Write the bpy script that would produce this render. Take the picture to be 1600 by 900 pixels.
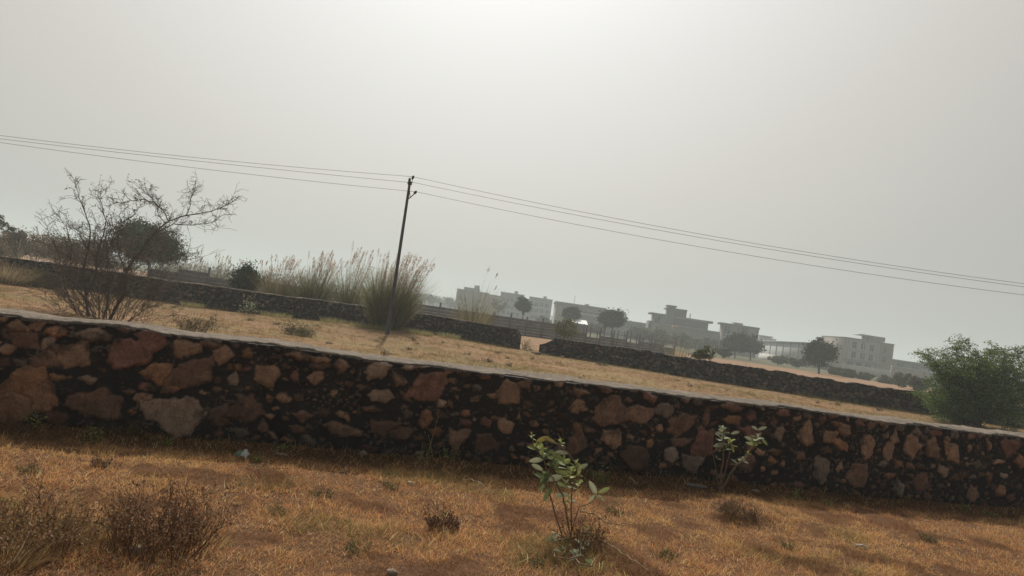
import bpy, math, random
import numpy as np
from mathutils import Vector

# ------------------------------------------------------------------ scene, camera, light
for o in list(bpy.data.objects): bpy.data.objects.remove(o)
S = bpy.context.scene
COL = S.collection
R = math.radians
F_PX, EYE, ROLL, PITCH = 1155.0, 1.70, R(8.3), R(2.25)
cam_data = bpy.data.cameras.new('camera'); cam = bpy.data.objects.new('camera', cam_data); COL.objects.link(cam)
cam_data.sensor_width = 36; cam_data.lens = F_PX/1600*36; cam_data.clip_start = .05; cam_data.clip_end = 9000
fw = Vector((0, math.cos(PITCH), math.sin(PITCH))); u0 = Vector((0, -math.sin(PITCH), math.cos(PITCH))); xx = Vector((1, 0, 0))
CR = xx*math.cos(ROLL) + u0*math.sin(ROLL); CU = -xx*math.sin(ROLL) + u0*math.cos(ROLL)
from mathutils import Matrix
M4 = Matrix((CR, CU, -fw)).transposed().to_4x4(); M4.translation = Vector((0, 0, EYE)); cam.matrix_world = M4
S.camera = cam

SUN_EL, SUN_AZ = 43.0, -7.0                      # azimuth from +Y towards +X, degrees
sd = Vector((math.sin(R(SUN_AZ))*math.cos(R(SUN_EL)), math.cos(R(SUN_AZ))*math.cos(R(SUN_EL)), math.sin(R(SUN_EL))))
sun_d = bpy.data.lights.new('sun', 'SUN'); sun_d.energy = 4.1; sun_d.angle = R(1.5); sun_d.color = (1, .93, .82)
sun = bpy.data.objects.new('sun', sun_d); COL.objects.link(sun)
sun.rotation_euler = sd.to_track_quat('Z', 'Y').to_euler()

W = bpy.data.worlds.new('World'); S.world = W; W.use_nodes = True
nt = W.node_tree; N, L = nt.nodes, nt.links
for n in list(N): N.remove(n)
wo = N.new('ShaderNodeOutputWorld'); bg = N.new('ShaderNodeBackground'); bg.inputs[1].default_value = 0.1
sky = N.new('ShaderNodeTexSky'); sky.sky_type = 'NISHITA'; sky.sun_disc = False
sky.sun_elevation = R(SUN_EL); sky.sun_rotation = R(SUN_AZ); sky.air_density = 1.0; sky.dust_density = 8.0; sky.ozone_density = 1.0
hs = N.new('ShaderNodeHueSaturation'); hs.inputs['Saturation'].default_value = .25
L.new(sky.outputs[0], hs.inputs['Color'])
# thick haze around the sun: brightness falls with the angle from the sun
tc = N.new('ShaderNodeTexCoord'); dt = N.new('ShaderNodeVectorMath'); dt.operation = 'DOT_PRODUCT'
dt.inputs[1].default_value = sd; L.new(tc.outputs['Generated'], dt.inputs[0])
ac = N.new('ShaderNodeMath'); ac.operation = 'ARCCOSINE'; L.new(dt.outputs['Value'], ac.inputs[0])
dv = N.new('ShaderNodeMath'); dv.operation = 'DIVIDE'; dv.inputs[1].default_value = math.pi; L.new(ac.outputs[0], dv.inputs[0])
rp = N.new('ShaderNodeValToRGB'); cr = rp.color_ramp
def g(v, t=(1, 1, 1)): return (v*t[0], v*t[1], v*t[2], 1)
stops = [(0, g(1.1)), (19/180, g(.80, (1, 1.0, .97))), (27/180, g(.70, (1.01, 1, .96))), (36/180, g(.585, (1.03, .99, .91))), (46/180, g(.47, (1.03, 1, .94))), (70/180, g(.30)), (110/180, g(.17)), (1, g(.14))]
cr.elements[0].position = 0; cr.elements[0].color = stops[0][1]; cr.elements[1].position = 1; cr.elements[1].color = stops[-1][1]
for p, c in stops[1:-1]:
    e = cr.elements.new(p); e.color = c
L.new(dv.outputs[0], rp.inputs[0])
sc = N.new('ShaderNodeVectorMath'); sc.operation = 'SCALE'; sc.inputs['Scale'].default_value = 10.0; L.new(rp.outputs[0], sc.inputs[0])
mx = N.new('ShaderNodeMix'); mx.data_type = 'RGBA'; mx.inputs[0].default_value = .9
L.new(hs.outputs[0], mx.inputs[6]); L.new(sc.outputs[0], mx.inputs[7]); L.new(mx.outputs[2], bg.inputs[0]); L.new(bg.outputs[0], wo.inputs[0])
HAZE_D = 0.0012
S.view_settings.view_transform = 'Standard'; S.view_settings.look = 'None'; S.view_settings.exposure = 0; S.view_settings.gamma = 1
S.render.resolution_x, S.render.resolution_y = 1024, 576
S.render.engine = 'CYCLES'
S.cycles.max_bounces = 5; S.cycles.diffuse_bounces = 2; S.cycles.glossy_bounces = 2; S.cycles.transmission_bounces = 3; S.cycles.volume_bounces = 1; S.cycles.transparent_max_bounces = 8

# ------------------------------------------------------------------ helpers
random.seed(7); rng = np.random.default_rng(11)
def P(x, y, Y):
    """point seen at photo pixel (x, y) lying Y metres in front of the camera"""
    d = fw*F_PX + CR*(x-800) - CU*(y-450); return Vector((0, 0, EYE)) + d*(Y/d.y)
def PZ(x, y, z=0.0):
    d = fw*F_PX + CR*(x-800) - CU*(y-450); return Vector((0, 0, EYE)) + d*((z-EYE)/d.z)

_tab = np.random.default_rng(5).random((256, 256))
def vn(x, y, s=0):
    x = np.asarray(x, float)+s*17.3; y = np.asarray(y, float)+s*31.7
    xi = np.floor(x).astype(int); yi = np.floor(y).astype(int); fx = x-xi; fy = y-yi
    fx = fx*fx*(3-2*fx); fy = fy*fy*(3-2*fy)
    a = _tab[xi & 255, yi & 255]; b = _tab[(xi+1) & 255, yi & 255]; c = _tab[xi & 255, (yi+1) & 255]; d = _tab[(xi+1) & 255, (yi+1) & 255]
    return (a*(1-fx)+b*fx)*(1-fy) + (c*(1-fx)+d*fx)*fy
def fbm(x, y, o=4, s=0):
    r = 0; a = .5; t = 0
    for i in range(o):
        r = r + a*vn(x*2**i, y*2**i, s+i*3); t += a; a *= .5
    return r/t
def sstep(a, b, x):
    t = np.clip((x-a)/(b-a), 0, 1); return t*t*(3-2*t)

def hgt(X, Y):
    X = np.asarray(X, float); Y = np.asarray(Y, float)
    h = (fbm(X*.35, Y*.35, 3, 2)-.5)*.10*np.exp(-np.maximum(Y-12, 0)/60) + (fbm(X*1.7, Y*1.7, 3, 4)-.5)*.05*np.exp(-np.maximum(Y-12, 0)/20)
    for mx_, my_, r_, a_ in MOUNDS: h = h + a_*np.exp(-((X-mx_)**2+((Y-my_)*.8)**2)/r_**2)
    far = sstep(300, 1400, Y)
    h = h + far*9*sstep(.1, .9, fbm(X*.004+3, Y*.004, 3, 8))*np.exp(-((X+130)/200)**2)
    return h
MOUNDS = []
p = PZ(615, 530); MOUNDS.append((p.x, p.y+3, 4.0, .28))
p = PZ(1165, 800); MOUNDS.append((p.x, p.y, .35, .10))
p = PZ(245, 850); MOUNDS.append((p.x, p.y, .4, .05))
def H(x, y): return float(hgt(x, y))

def tag(o, label=None, cat=None, group=None, kind=None):
    if label: o['label'] = label
    if cat: o['category'] = cat
    if group: o['group'] = group
    if kind: o['kind'] = kind
    return o
def thing(name, label, cat, loc=(0, 0, 0), group=None):
    o = bpy.data.objects.new(name, None); COL.objects.link(o); o.location = loc; o.empty_display_size = .2
    tag(o, label, cat, group); return o
def link(name, me, parent=None):
    o = bpy.data.objects.new(name, me); COL.objects.link(o)
    if parent is not None:
        o.parent = parent
        wl = Vector((0, 0, 0)); q = parent
        while q is not None: wl += q.location; q = q.parent
        me.transform(Matrix.Translation(-wl))
    return o
def obj_np(name, V, Fa, mat, parent=None, col=None, smooth=False):
    """V (n,3); Fa (m,k) faces of constant k; col (n,3) colour of each vertex"""
    V = np.asarray(V, np.float32); Fa = np.asarray(Fa, np.int32); k = Fa.shape[1]; m = len(Fa)
    me = bpy.data.meshes.new(name)
    me.vertices.add(len(V)); me.vertices.foreach_set('co', V.ravel())
    me.loops.add(m*k); me.loops.foreach_set('vertex_index', Fa.ravel())
    me.polygons.add(m); me.polygons.foreach_set('loop_start', np.arange(0, m*k, k, dtype=np.int32))
    if smooth: me.polygons.foreach_set('use_smooth', np.ones(m, bool))
    me.update(calc_edges=True)
    if col is not None:
        a = me.color_attributes.new('col', 'FLOAT_COLOR', 'POINT')
        c = np.ones((len(V), 4), np.float32); c[:, :3] = col; a.data.foreach_set('color', c.ravel())
    me.materials.append(mat); return link(name, me, parent)

class MB:
    """collects quads (triangles repeat a vertex) with one colour per vertex"""
    def __init__(s): s.V = []; s.F = []; s.C = []; s.n = 0
    def add(s, V, F, c=(1, 1, 1)):
        V = np.asarray(V, float).reshape(-1, 3); F = np.asarray(F, int)
        s.V.append(V); s.F.append(F+s.n); c = np.asarray(c, float)
        s.C.append(np.broadcast_to(c, (len(V), 3)) if c.ndim == 1 else c); s.n += len(V)
    def box(s, x0, x1, y0, y1, z0, z1, c=(1, 1, 1)):
        v = [(x, y, z) for z in (z0, z1) for x, y in ((x0, y0), (x1, y0), (x1, y1), (x0, y1))]
        s.add(v, [(3, 2, 1, 0), (4, 5, 6, 7), (0, 1, 5, 4), (1, 2, 6, 5), (2, 3, 7, 6), (3, 0, 4, 7)], c)
    def tube(s, pts, r, n=5, c=(1, 1, 1), cap=True):
        pts = np.array([tuple(p) for p in pts], float); k = len(pts)
        r = np.broadcast_to(np.asarray(r, float), (k,)) if np.ndim(r) == 0 else np.asarray(r, float)
        t = np.gradient(pts, axis=0); t /= np.linalg.norm(t, axis=1)[:, None]+1e-9
        ref = np.array([0, 0, 1.]) if abs(t[:, 2]).mean() < .8 else np.array([1., 0, 0])
        a = np.cross(t, ref); a /= np.linalg.norm(a, axis=1)[:, None]+1e-9; b = np.cross(t, a)
        th = np.arange(n)*2*math.pi/n
        V = pts[:, None, :] + r[:, None, None]*(np.cos(th)[None, :, None]*a[:, None, :]+np.sin(th)[None, :, None]*b[:, None, :])
        F = [(i*n+j, i*n+(j+1) % n, (i+1)*n+(j+1) % n, (i+1)*n+j) for i in range(k-1) for j in range(n)]
        if cap and n == 4: F += [(0, 1, 2, 3), ((k-1)*n+3, (k-1)*n+2, (k-1)*n+1, (k-1)*n)]
        if cap and n == 6: F += [((k-1)*n, (k-1)*n+1, (k-1)*n+2, (k-1)*n+3), ((k-1)*n, (k-1)*n+3, (k-1)*n+4, (k-1)*n+5)]
        s.add(V.reshape(-1, 3), F, c)
    def build(s, name, mat, parent=None, smooth=False):
        return obj_np(name, np.concatenate(s.V), np.concatenate(s.F), mat, parent, np.concatenate(s.C), smooth)

def ribbons(mb, P0, D, Ln, w, bend, bdir, segs, col, wdir=None, taper=.85, tipcol=None):
    """many curved blades at once: P0 (n,3), D (n,3) direction, Ln, w, bend (n,), bdir (n,3)"""
    n = len(P0); t = np.linspace(0, 1, segs+1)
    D = D/np.linalg.norm(D, axis=1)[:, None]
    pos = P0[:, None, :] + Ln[:, None, None]*(t[None, :, None]*D[:, None, :] + (bend[:, None]*t[None, :]**2)[:, :, None]*bdir[:, None, :])
    if wdir is None:
        a = rng.random(n)*2*math.pi; wdir = np.stack([np.cos(a), np.sin(a)*.4, np.zeros(n)], 1)
    ww = w[:, None]*(1-taper*t[None, :]**1.5)*.5
    V = np.stack([pos-ww[:, :, None]*wdir[:, None, :], pos+ww[:, :, None]*wdir[:, None, :]], 2)   # n,seg+1,2,3
    base = (np.arange(n)*(segs+1)*2)[:, None]+(np.arange(segs)*2)[None, :]
    F = np.stack([base, base+1, base+3, base+2], 2).reshape(-1, 4)
    C = np.repeat(col, (segs+1)*2, axis=0)
    mb.add(V.reshape(-1, 3), F, C)
def leaves(mb, Pc, size, col, asp=.5, flat=0.0, dirs=None):
    """loose leaf quads, random attitude"""
    n = len(Pc); a = rng.normal(size=(n, 3)) if dirs is None else dirs+rng.normal(size=(n, 3))*.45
    a[:, 2] *= (1-flat); a /= np.linalg.norm(a, axis=1)[:, None]+1e-9
    b = np.cross(a, rng.normal(size=(n, 3))); b /= np.linalg.norm(b, axis=1)[:, None]+1e-9
    s_ = np.asarray(size)*(.6+.8*rng.random(n)); a = a*s_[:, None]*.5; b = b*s_[:, None]*.5*asp
    V = np.stack([Pc-a, Pc-b*.9, Pc+a, Pc+b*1.1], 1).reshape(-1, 3)
    mb.add(V, np.arange(4*n).reshape(-1, 4), np.repeat(col, 4, axis=0))
def pal(cols, n, jit=.18, w=None):
    c = np.array(cols, float)[rng.choice(len(cols), n, p=w)]
    return np.clip(c*(1+jit*rng.normal(size=(n, 1)))*(1+.05*rng.normal(size=(n, 3))), .004, 1)

# ------------------------------------------------------------------ materials
def mat(name, color=None, rough=.9, attr=False, trans=0.0, noise=None, bump=None, spec=.2, var=.0, metal=0.0, coord='Object'):
    m = bpy.data.materials.new(name); m.use_nodes = True; n, l = m.node_tree.nodes, m.node_tree.links
    b = n['Principled BSDF']; b.inputs['Roughness'].default_value = rough; b.inputs['Specular IOR Level'].default_value = spec; b.inputs['Metallic'].default_value = metal
    tcn = n.new('ShaderNodeTexCoord')
    if attr:
        c = n.new('ShaderNodeAttribute'); c.attribute_name = 'col'; src = c.outputs['Color']
    else:
        c = n.new('ShaderNodeRGB'); c.outputs[0].default_value = (*color, 1); src = c.outputs[0]
    if noise:
        for sc_, am in noise:
            t = n.new('ShaderNodeTexNoise'); t.inputs['Scale'].default_value = sc_; t.inputs['Detail'].default_value = 6; t.inputs['Roughness'].default_value = .65
            l.new(tcn.outputs[coord], t.inputs[0])
            mr = n.new('ShaderNodeMapRange'); mr.inputs[1].default_value = .3; mr.inputs[2].default_value = .7; mr.inputs[3].default_value = 1-am; mr.inputs[4].default_value = 1+am
            l.new(t.outputs[0], mr.inputs[0])
            v = n.new('ShaderNodeVectorMath'); v.operation = 'SCALE'; l.new(src, v.inputs[0]); l.new(mr.outputs[0], v.inputs['Scale']); src = v.outputs[0]
    l.new(src, b.inputs['Base Color'])
    if bump:
        t = n.new('ShaderNodeTexNoise'); t.inputs['Scale'].default_value = bump[0]; t.inputs['Detail'].default_value = 8; t.inputs['Roughness'].default_value = .7
        l.new(tcn.outputs[coord], t.inputs[0])
        bp = n.new('ShaderNodeBump'); bp.inputs['Strength'].default_value = bump[1]; bp.inputs['Distance'].default_value = bump[2]
        l.new(t.outputs[0], bp.inputs['Height']); l.new(bp.outputs[0], b.inputs['Normal'])
    if trans > 0:
        tr = n.new('ShaderNodeBsdfTranslucent'); l.new(src, tr.inputs[0]); ms = n.new('ShaderNodeMixShader'); ms.inputs[0].default_value = trans
        l.new(b.outputs[0], ms.inputs[1]); l.new(tr.outputs[0], ms.inputs[2]); l.new(ms.outputs[0], n['Material Output'].inputs[0])
    return m
M_blade = mat('dry_grass', attr=True, trans=.35, spec=.1)
M_leaf = mat('leaf', attr=True, trans=.3, rough=.7, spec=.25)
M_farleaf = mat('crown_leaf', attr=True, trans=.15, rough=.9, spec=.05)
M_twig = mat('bark_twig', attr=True, rough=.9, noise=[(40, .25)])
M_stone = mat('rubble_masonry', attr=True, rough=.85, noise=[(9, .22), (55, .35)], bump=(70, .7, .012), spec=.25)
M_stone2 = mat('rubble_masonry_far', attr=True, rough=.9, noise=[(6, .25), (30, .3)], bump=(30, .8, .03), spec=.2)
M_coping = mat('cement_coping', (.19, .158, .125), rough=.95, noise=[(1.6, .3), (14, .35), (60, .4)], bump=(45, 1.0, .02))
M_conc = mat('precast_concrete', (.15, .145, .145), rough=.95, noise=[(1.2, .25), (8, .2)], bump=(20, .4, .02))
M_pole = mat('pole_concrete', (.085, .08, .09), rough=.8, noise=[(6, .25)], bump=(40, .3, .005))
M_metal = mat('dark_steel', (.05, .05, .055), rough=.5, metal=.6, noise=[(20, .2)])
M_porc = mat('insulator_porcelain', (.035, .018, .012), rough=.3, spec=.5, noise=[(20, .1)])
M_wire = mat('wire', (.06, .06, .06), rough=.6, metal=.5, noise=[(3, .1)])
M_attr = mat('weathered_plaster', attr=True, rough=.95, noise=[(.25, .14), (1.7, .1)])
M_glass = mat('dark_window', (.02, .025, .035), rough=.5, spec=.15, noise=[(.6, .2)])
M_white = mat('white_sheet_roof', (.75, .75, .74), rough=.35, spec=.6, noise=[(1, .08)])
M_plastic = mat('pale_plastic', (.5, .52, .48), rough=.6, trans=.2, noise=[(20, .15)])

# ground
def ground_mat():
    m = bpy.data.materials.new('soil'); m.use_nodes = True; n, l = m.node_tree.nodes, m.node_tree.links; b = n['Principled BSDF']
    b.inputs['Roughness'].default_value = .97; b.inputs['Specular IOR Level'].default_value = .08
    a = n.new('ShaderNodeAttribute'); a.attribute_name = 'col'; tcn = n.new('ShaderNodeTexCoord'); src = a.outputs[0]
    for sc_, am in ((.05, .15), (.9, .22), (7, .28), (45, .3)):
        t = n.new('ShaderNodeTexNoise'); t.inputs['Scale'].default_value = sc_; t.inputs['Detail'].default_value = 7; t.inputs['Roughness'].default_value = .65; l.new(tcn.outputs['Object'], t.inputs[0])
        mr = n.new('ShaderNodeMapRange'); mr.inputs[1].default_value = .32; mr.inputs[2].default_value = .68; mr.inputs[3].default_value = 1-am; mr.inputs[4].default_value = 1+am; l.new(t.outputs[0], mr.inputs[0])
        v = n.new('ShaderNodeVectorMath'); v.operation = 'SCALE'; l.new(src, v.inputs[0]); l.new(mr.outputs[0], v.inputs['Scale']); src = v.outputs[0]
    l.new(src, b.inputs[0])
    t = n.new('ShaderNodeTexNoise'); t.inputs['Scale'].default_value = 25; t.inputs['Detail'].default_value = 8; l.new(tcn.outputs['Object'], t.inputs[0])
    bp = n.new('ShaderNodeBump'); bp.inputs['Strength'].default_value = .8; bp.inputs['Distance'].default_value = .03; l.new(t.outputs[0], bp.inputs['Height']); l.new(bp.outputs[0], b.inputs['Normal'])
    return m
def axis(segs):
    r = [segs[0][0]]
    for a, b, st in segs: r += list(np.linspace(a, b, max(2, int(round((b-a)/st))+1))[1:])
    return np.array(r)
gx = axis([(-4000, -400, 300), (-400, -60, 17), (-60, -12, 1.0), (-12, 16, .16), (16, 60, 1.0), (60, 400, 17), (400, 4000, 300)])
gy = axis([(-300, -20, 40), (-20, 2, 1.5), (2, 13, .14), (13, 48, .5), (48, 200, 4), (200, 1500, 50), (1500, 6000, 500)])
GX, GY = np.meshgrid(gx, gy); GZ = hgt(GX, GY)
V = np.stack([GX, GY, GZ], 2).reshape(-1, 3); nx = len(gx)
ii = (np.arange(len(gy)-1)[:, None]*nx+np.arange(nx-1)[None, :]).ravel()
Fq = np.stack([ii, ii+1, ii+nx+1, ii+nx], 1)
def lerp(a, b, t): return a*(1-t[..., None])+b*t[..., None]
near = np.array((.13, .068, .035)); mid = np.array((.25, .155, .085)); field = np.array((.27, .165, .098)); scrub = np.array((.105, .10, .055))
X_, Y_ = V[:, 0], V[:, 1]
t1 = sstep(10, 15, Y_-.3*X_*0); c = lerp(np.broadcast_to(near, V.shape), np.broadcast_to(mid, V.shape), t1)
c = lerp(c, np.broadcast_to(field, V.shape), sstep(41, 46, Y_)); c = lerp(c, np.broadcast_to(scrub, V.shape), sstep(125, 150, Y_+12*fbm(X_*.05, Y_*.05)+.25*X_))
c = lerp(c, np.broadcast_to(np.array((.20, .16, .07)), V.shape), .6*sstep(.5, .7, fbm(X_*.3, Y_*.3, 3, 9))*sstep(13, 20, Y_)*(1-sstep(38, 45, Y_)))
ground = obj_np('ground', V, Fq, ground_mat(), None, c, True); tag(ground, kind='structure')

# ------------------------------------------------------------------ rubble stone walls
TAN, BRN, ORG, PAL, DRK, RED, GRY = (.33, .205, .130), (.205, .124, .084), (.29, .155, .085), (.30, .215, .155), (.125, .076, .053), (.205, .108, .078), (.205, .158, .122)
def paint_wall(s, z, stones, seed, mortar, warp=.012, rough=.012):
    """s,z grids -> outward height and colour; stones: (cs,cz,hw,hh,ang,col,protrusion)"""
    Hh = (fbm(s*9, z*9, 5, seed)-.5)*rough*2.4 + (fbm(s*2, z*2, 2, seed+5)-.5)*.03
    mv = fbm(s*5, z*5, 4, seed+9)
    Cc = np.array(mortar)[None, None, :]*(.55+.9*mv)[..., None]
    peb = sstep(.62, .70, fbm(s*26, z*30, 3, seed+20))*sstep(.40, .56, fbm(s*3, z*3, 2, seed+22))
    Cc = lerp(Cc, np.array((.14, .11, .085))*np.ones_like(Cc), peb*.75); Hh = Hh+peb*.008
    wx = (fbm(s*14, z*14, 3, seed+30)-.5)*warp*4; wz = (fbm(s*14+50, z*14, 3, seed+31)-.5)*warp*4
    sv = s[0, :]; zv = z[:, 0]; rs = np.random.default_rng(seed)
    for cs, cz, hw, hh, ang, cl, pr in stones:
        ext = max(hw, hh)*1.3+.03
        i0, i1 = np.searchsorted(sv, [cs-ext, cs+ext]); j0, j1 = np.searchsorted(zv, [cz-ext, cz+ext])
        if i1 <= i0 or j1 <= j0: continue
        sl = (slice(j0, j1), slice(i0, i1)); k = min(1, max(hw, hh)/.06)
        dx = s[sl]-cs+wx[sl]*k; dz = z[sl]-cz+wz[sl]*k
        ca, sa = math.cos(ang), math.sin(ang); px = (dx*ca+dz*sa)/hw; pz = (-dx*sa+dz*ca)/hh
        nn = rs.integers(4, 8); th0 = rs.random()*6.28; d = np.full(px.shape, 9.)
        for q in range(nn):
            th = th0+6.283*(q+.6*(rs.random()-.5))/nn; d = np.minimum(d, .72+.34*rs.random()-(math.cos(th)*px+math.sin(th)*pz))
        d = d+(fbm(s[sl]*9+seed, z[sl]*9, 3, seed+36)-.5)*.45*k; sz = min(hw, hh); dm = d*sz                                     # metres inside the edge
        mk = sstep(-.002, .006, dm); f1, f2 = rs.normal(size=2)*.35
        top = pr*(sstep(0, .035, dm)*.8+.25) + pr*.5*(f1*px+f2*pz)*sstep(0, .05, dm) + (fbm(s[sl]*12, z[sl]*12, 4, seed+int(rs.integers(90)))-.5)*min(.02, sz*.2)
        tone = np.array(cl)*(1+.12*rs.normal()); vv = fbm(s[sl]*11, z[sl]*16, 4, seed+int(rs.integers(90)))
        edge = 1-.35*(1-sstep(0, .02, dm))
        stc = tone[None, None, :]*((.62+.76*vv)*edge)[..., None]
        soot = sstep(.58, .70, fbm(s[sl]*6, z[sl]*6, 5, seed+44))*.6*sstep(.10, .02, dm)+.25*sstep(.5, .7, fbm(s[sl]*30, z[sl]*9, 3, seed+46))         # mortar smeared over the stone
        stc = lerp(stc, Cc[sl], soot)
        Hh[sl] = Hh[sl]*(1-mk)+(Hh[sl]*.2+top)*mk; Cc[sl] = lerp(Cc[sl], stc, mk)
    return Hh, Cc
def wall_mesh(path, topf, thick, res, stones, seed, mortar, name, parent, matl, warp=.012, rough=.012, ragged=None):
    """path: polyline (k,2) of the front face; outward normal towards the camera"""
    path = np.array(path, float); seg = np.linalg.norm(np.diff(path, axis=0), axis=1); cum = np.concatenate([[0], np.cumsum(seg)])
    ns = int(cum[-1]/res)+1; sv = np.linspace(0, cum[-1], ns); zb = -.2
    Xp = np.interp(sv, cum, path[:, 0]); Yp = np.interp(sv, cum, path[:, 1]); tx = np.gradient(Xp); ty = np.gradient(Yp); ln = np.hypot(tx, ty)
    nxv, nyv = ty/ln, -tx/ln
    ztop = topf(sv); nz = int((np.max(ztop)-zb)/res)+1
    zv = np.linspace(zb, np.max(ztop), nz); s, z = np.meshgrid(sv, zv)
    Hh, Cc = paint_wall(s, z, stones, seed, mortar, warp, rough)
    zz = zb+(z-zb)*((ztop-zb)/(np.max(ztop)-zb))[None, :]
    gz = hgt(Xp, Yp)
    gz = np.convolve(np.pad(gz, 40, mode='edge'), np.ones(81)/81, 'valid')
    zz = zz+gz[None, :]
    front = np.stack([Xp[None, :]+nxv[None, :]*Hh, Yp[None, :]+nyv[None, :]*Hh, zz], 2)
    # top strip, then the back face
    rows = [front]; cols = [Cc]
    for q, f in ((.02, .3), (.25, .5), (.75, .5), (.98, .4)):
        hh = (fbm(sv*6, np.full(ns, q*5), 3, seed+70)-.5)*.03
        rows.append(np.stack([Xp-nxv*thick*q, Yp-nyv*thick*q, zz[-1]+hh], 1)[None]); cols.append((np.array(mortar)*1.6*(.6+.8*fbm(sv*7, np.full(ns, q*9), 3, seed+71))[:, None])[None])
    bz = np.linspace(1, 0, 14)
    for q in bz:
        hh = (fbm(sv*4, np.full(ns, q*6), 3, seed+72)-.5)*.05
        rows.append(np.stack([Xp-nxv*(thick+hh), Yp-nyv*(thick+hh), gz+zb+(ztop-zb)*q], 1)[None]); cols.append((np.array(mortar)*(1+3*sstep(.45, .6, fbm(sv*5, np.full(ns, q*6), 3, seed+73)))[:, None])[None])
    A = np.concatenate(rows, 0); Cn = np.concatenate(cols, 0); nr = A.shape[0]
    # close the ends by pulling them to the centre line
    for e, nb in ((0, 1), (ns-1, ns-2)):
        mid_ = np.array([Xp[e]-nxv[e]*thick*.5, Yp[e]-nyv[e]*thick*.5])
        A[:, e, 0] = mid_[0]; A[:, e, 1] = mid_[1]; A[:, e, 2] = np.minimum(A[:, e, 2], A[:, nb, 2])
    ii = (np.arange(nr-1)[:, None]*ns+np.arange(ns-1)[None, :]).ravel()
    Fq = np.stack([ii, ii+1, ii+ns+1, ii+ns], 1)
    o = obj_np(name, A.reshape(-1, 3), Fq, matl, parent, Cn.reshape(-1, 3), True)
    return dict(sv=sv, X=Xp, Y=Yp, nx=nxv, ny=nyv, top=zz[-1], L=cum[-1])
def coping(w, thick, over, name, parent, matl, cover=.0, seed=3, th=.035, res=.03, s0=0, s1=1e9):
    n = int(w['L']/res); sv = np.linspace(0, w['L'], n); m = (sv >= s0) & (sv <= s1); sv = sv[m]; n = len(sv)
    g_ = lambda k: np.interp(sv, w['sv'], w[k])
    X0, Y0, nx_, ny_, zt = g_('X'), g_('Y'), g_('nx'), g_('ny'), g_('top')
    e1 = over+(fbm(sv*9, sv*0+1, 5, seed)-.58)*.17-.10*sstep(.6, .7, fbm(sv*2.5, sv*0+2, 3, seed+8)); e2 = thick+.02+(fbm(sv*5, sv*0+7, 4, seed+1)-.5)*.10
    tt = th*(.5+.9*fbm(sv*3, sv*0+4, 3, seed+2)); 
    prof = [(e1, lambda: -.01), (e1+.004, lambda: tt*.7), (e1-.02, lambda: tt)]
    rows = []
    def row(off, zo): rows.append(np.stack([X0+nx_*off, Y0+ny_*off, zt+zo], 1))
    row(e1, -.02+0*tt); row(e1+.006, tt*.6)
    for q in np.linspace(0, 1, 17):
        off = (e1-.012)*(1-q)+(-e2+.012)*q; row(off, tt+(fbm(sv*14, sv*0+q*9, 4, seed+3)-.5)*.026+(fbm(sv*2, sv*0+q*2, 3, seed+4)-.5)*.02+.006*math.sin(q*3.14))
    row(-e2-.006, tt*.6); row(-e2, -.02+0*tt)
    A = np.stack(rows); nr = len(rows); ii = (np.arange(nr-1)[:, None]*n+np.arange(n-1)[None, :]).ravel()
    Fq = np.stack([ii, ii+1, ii+n+1, ii+n], 1)
    return obj_np(name, A.reshape(-1, 3), Fq, matl, parent, None, True)

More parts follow.
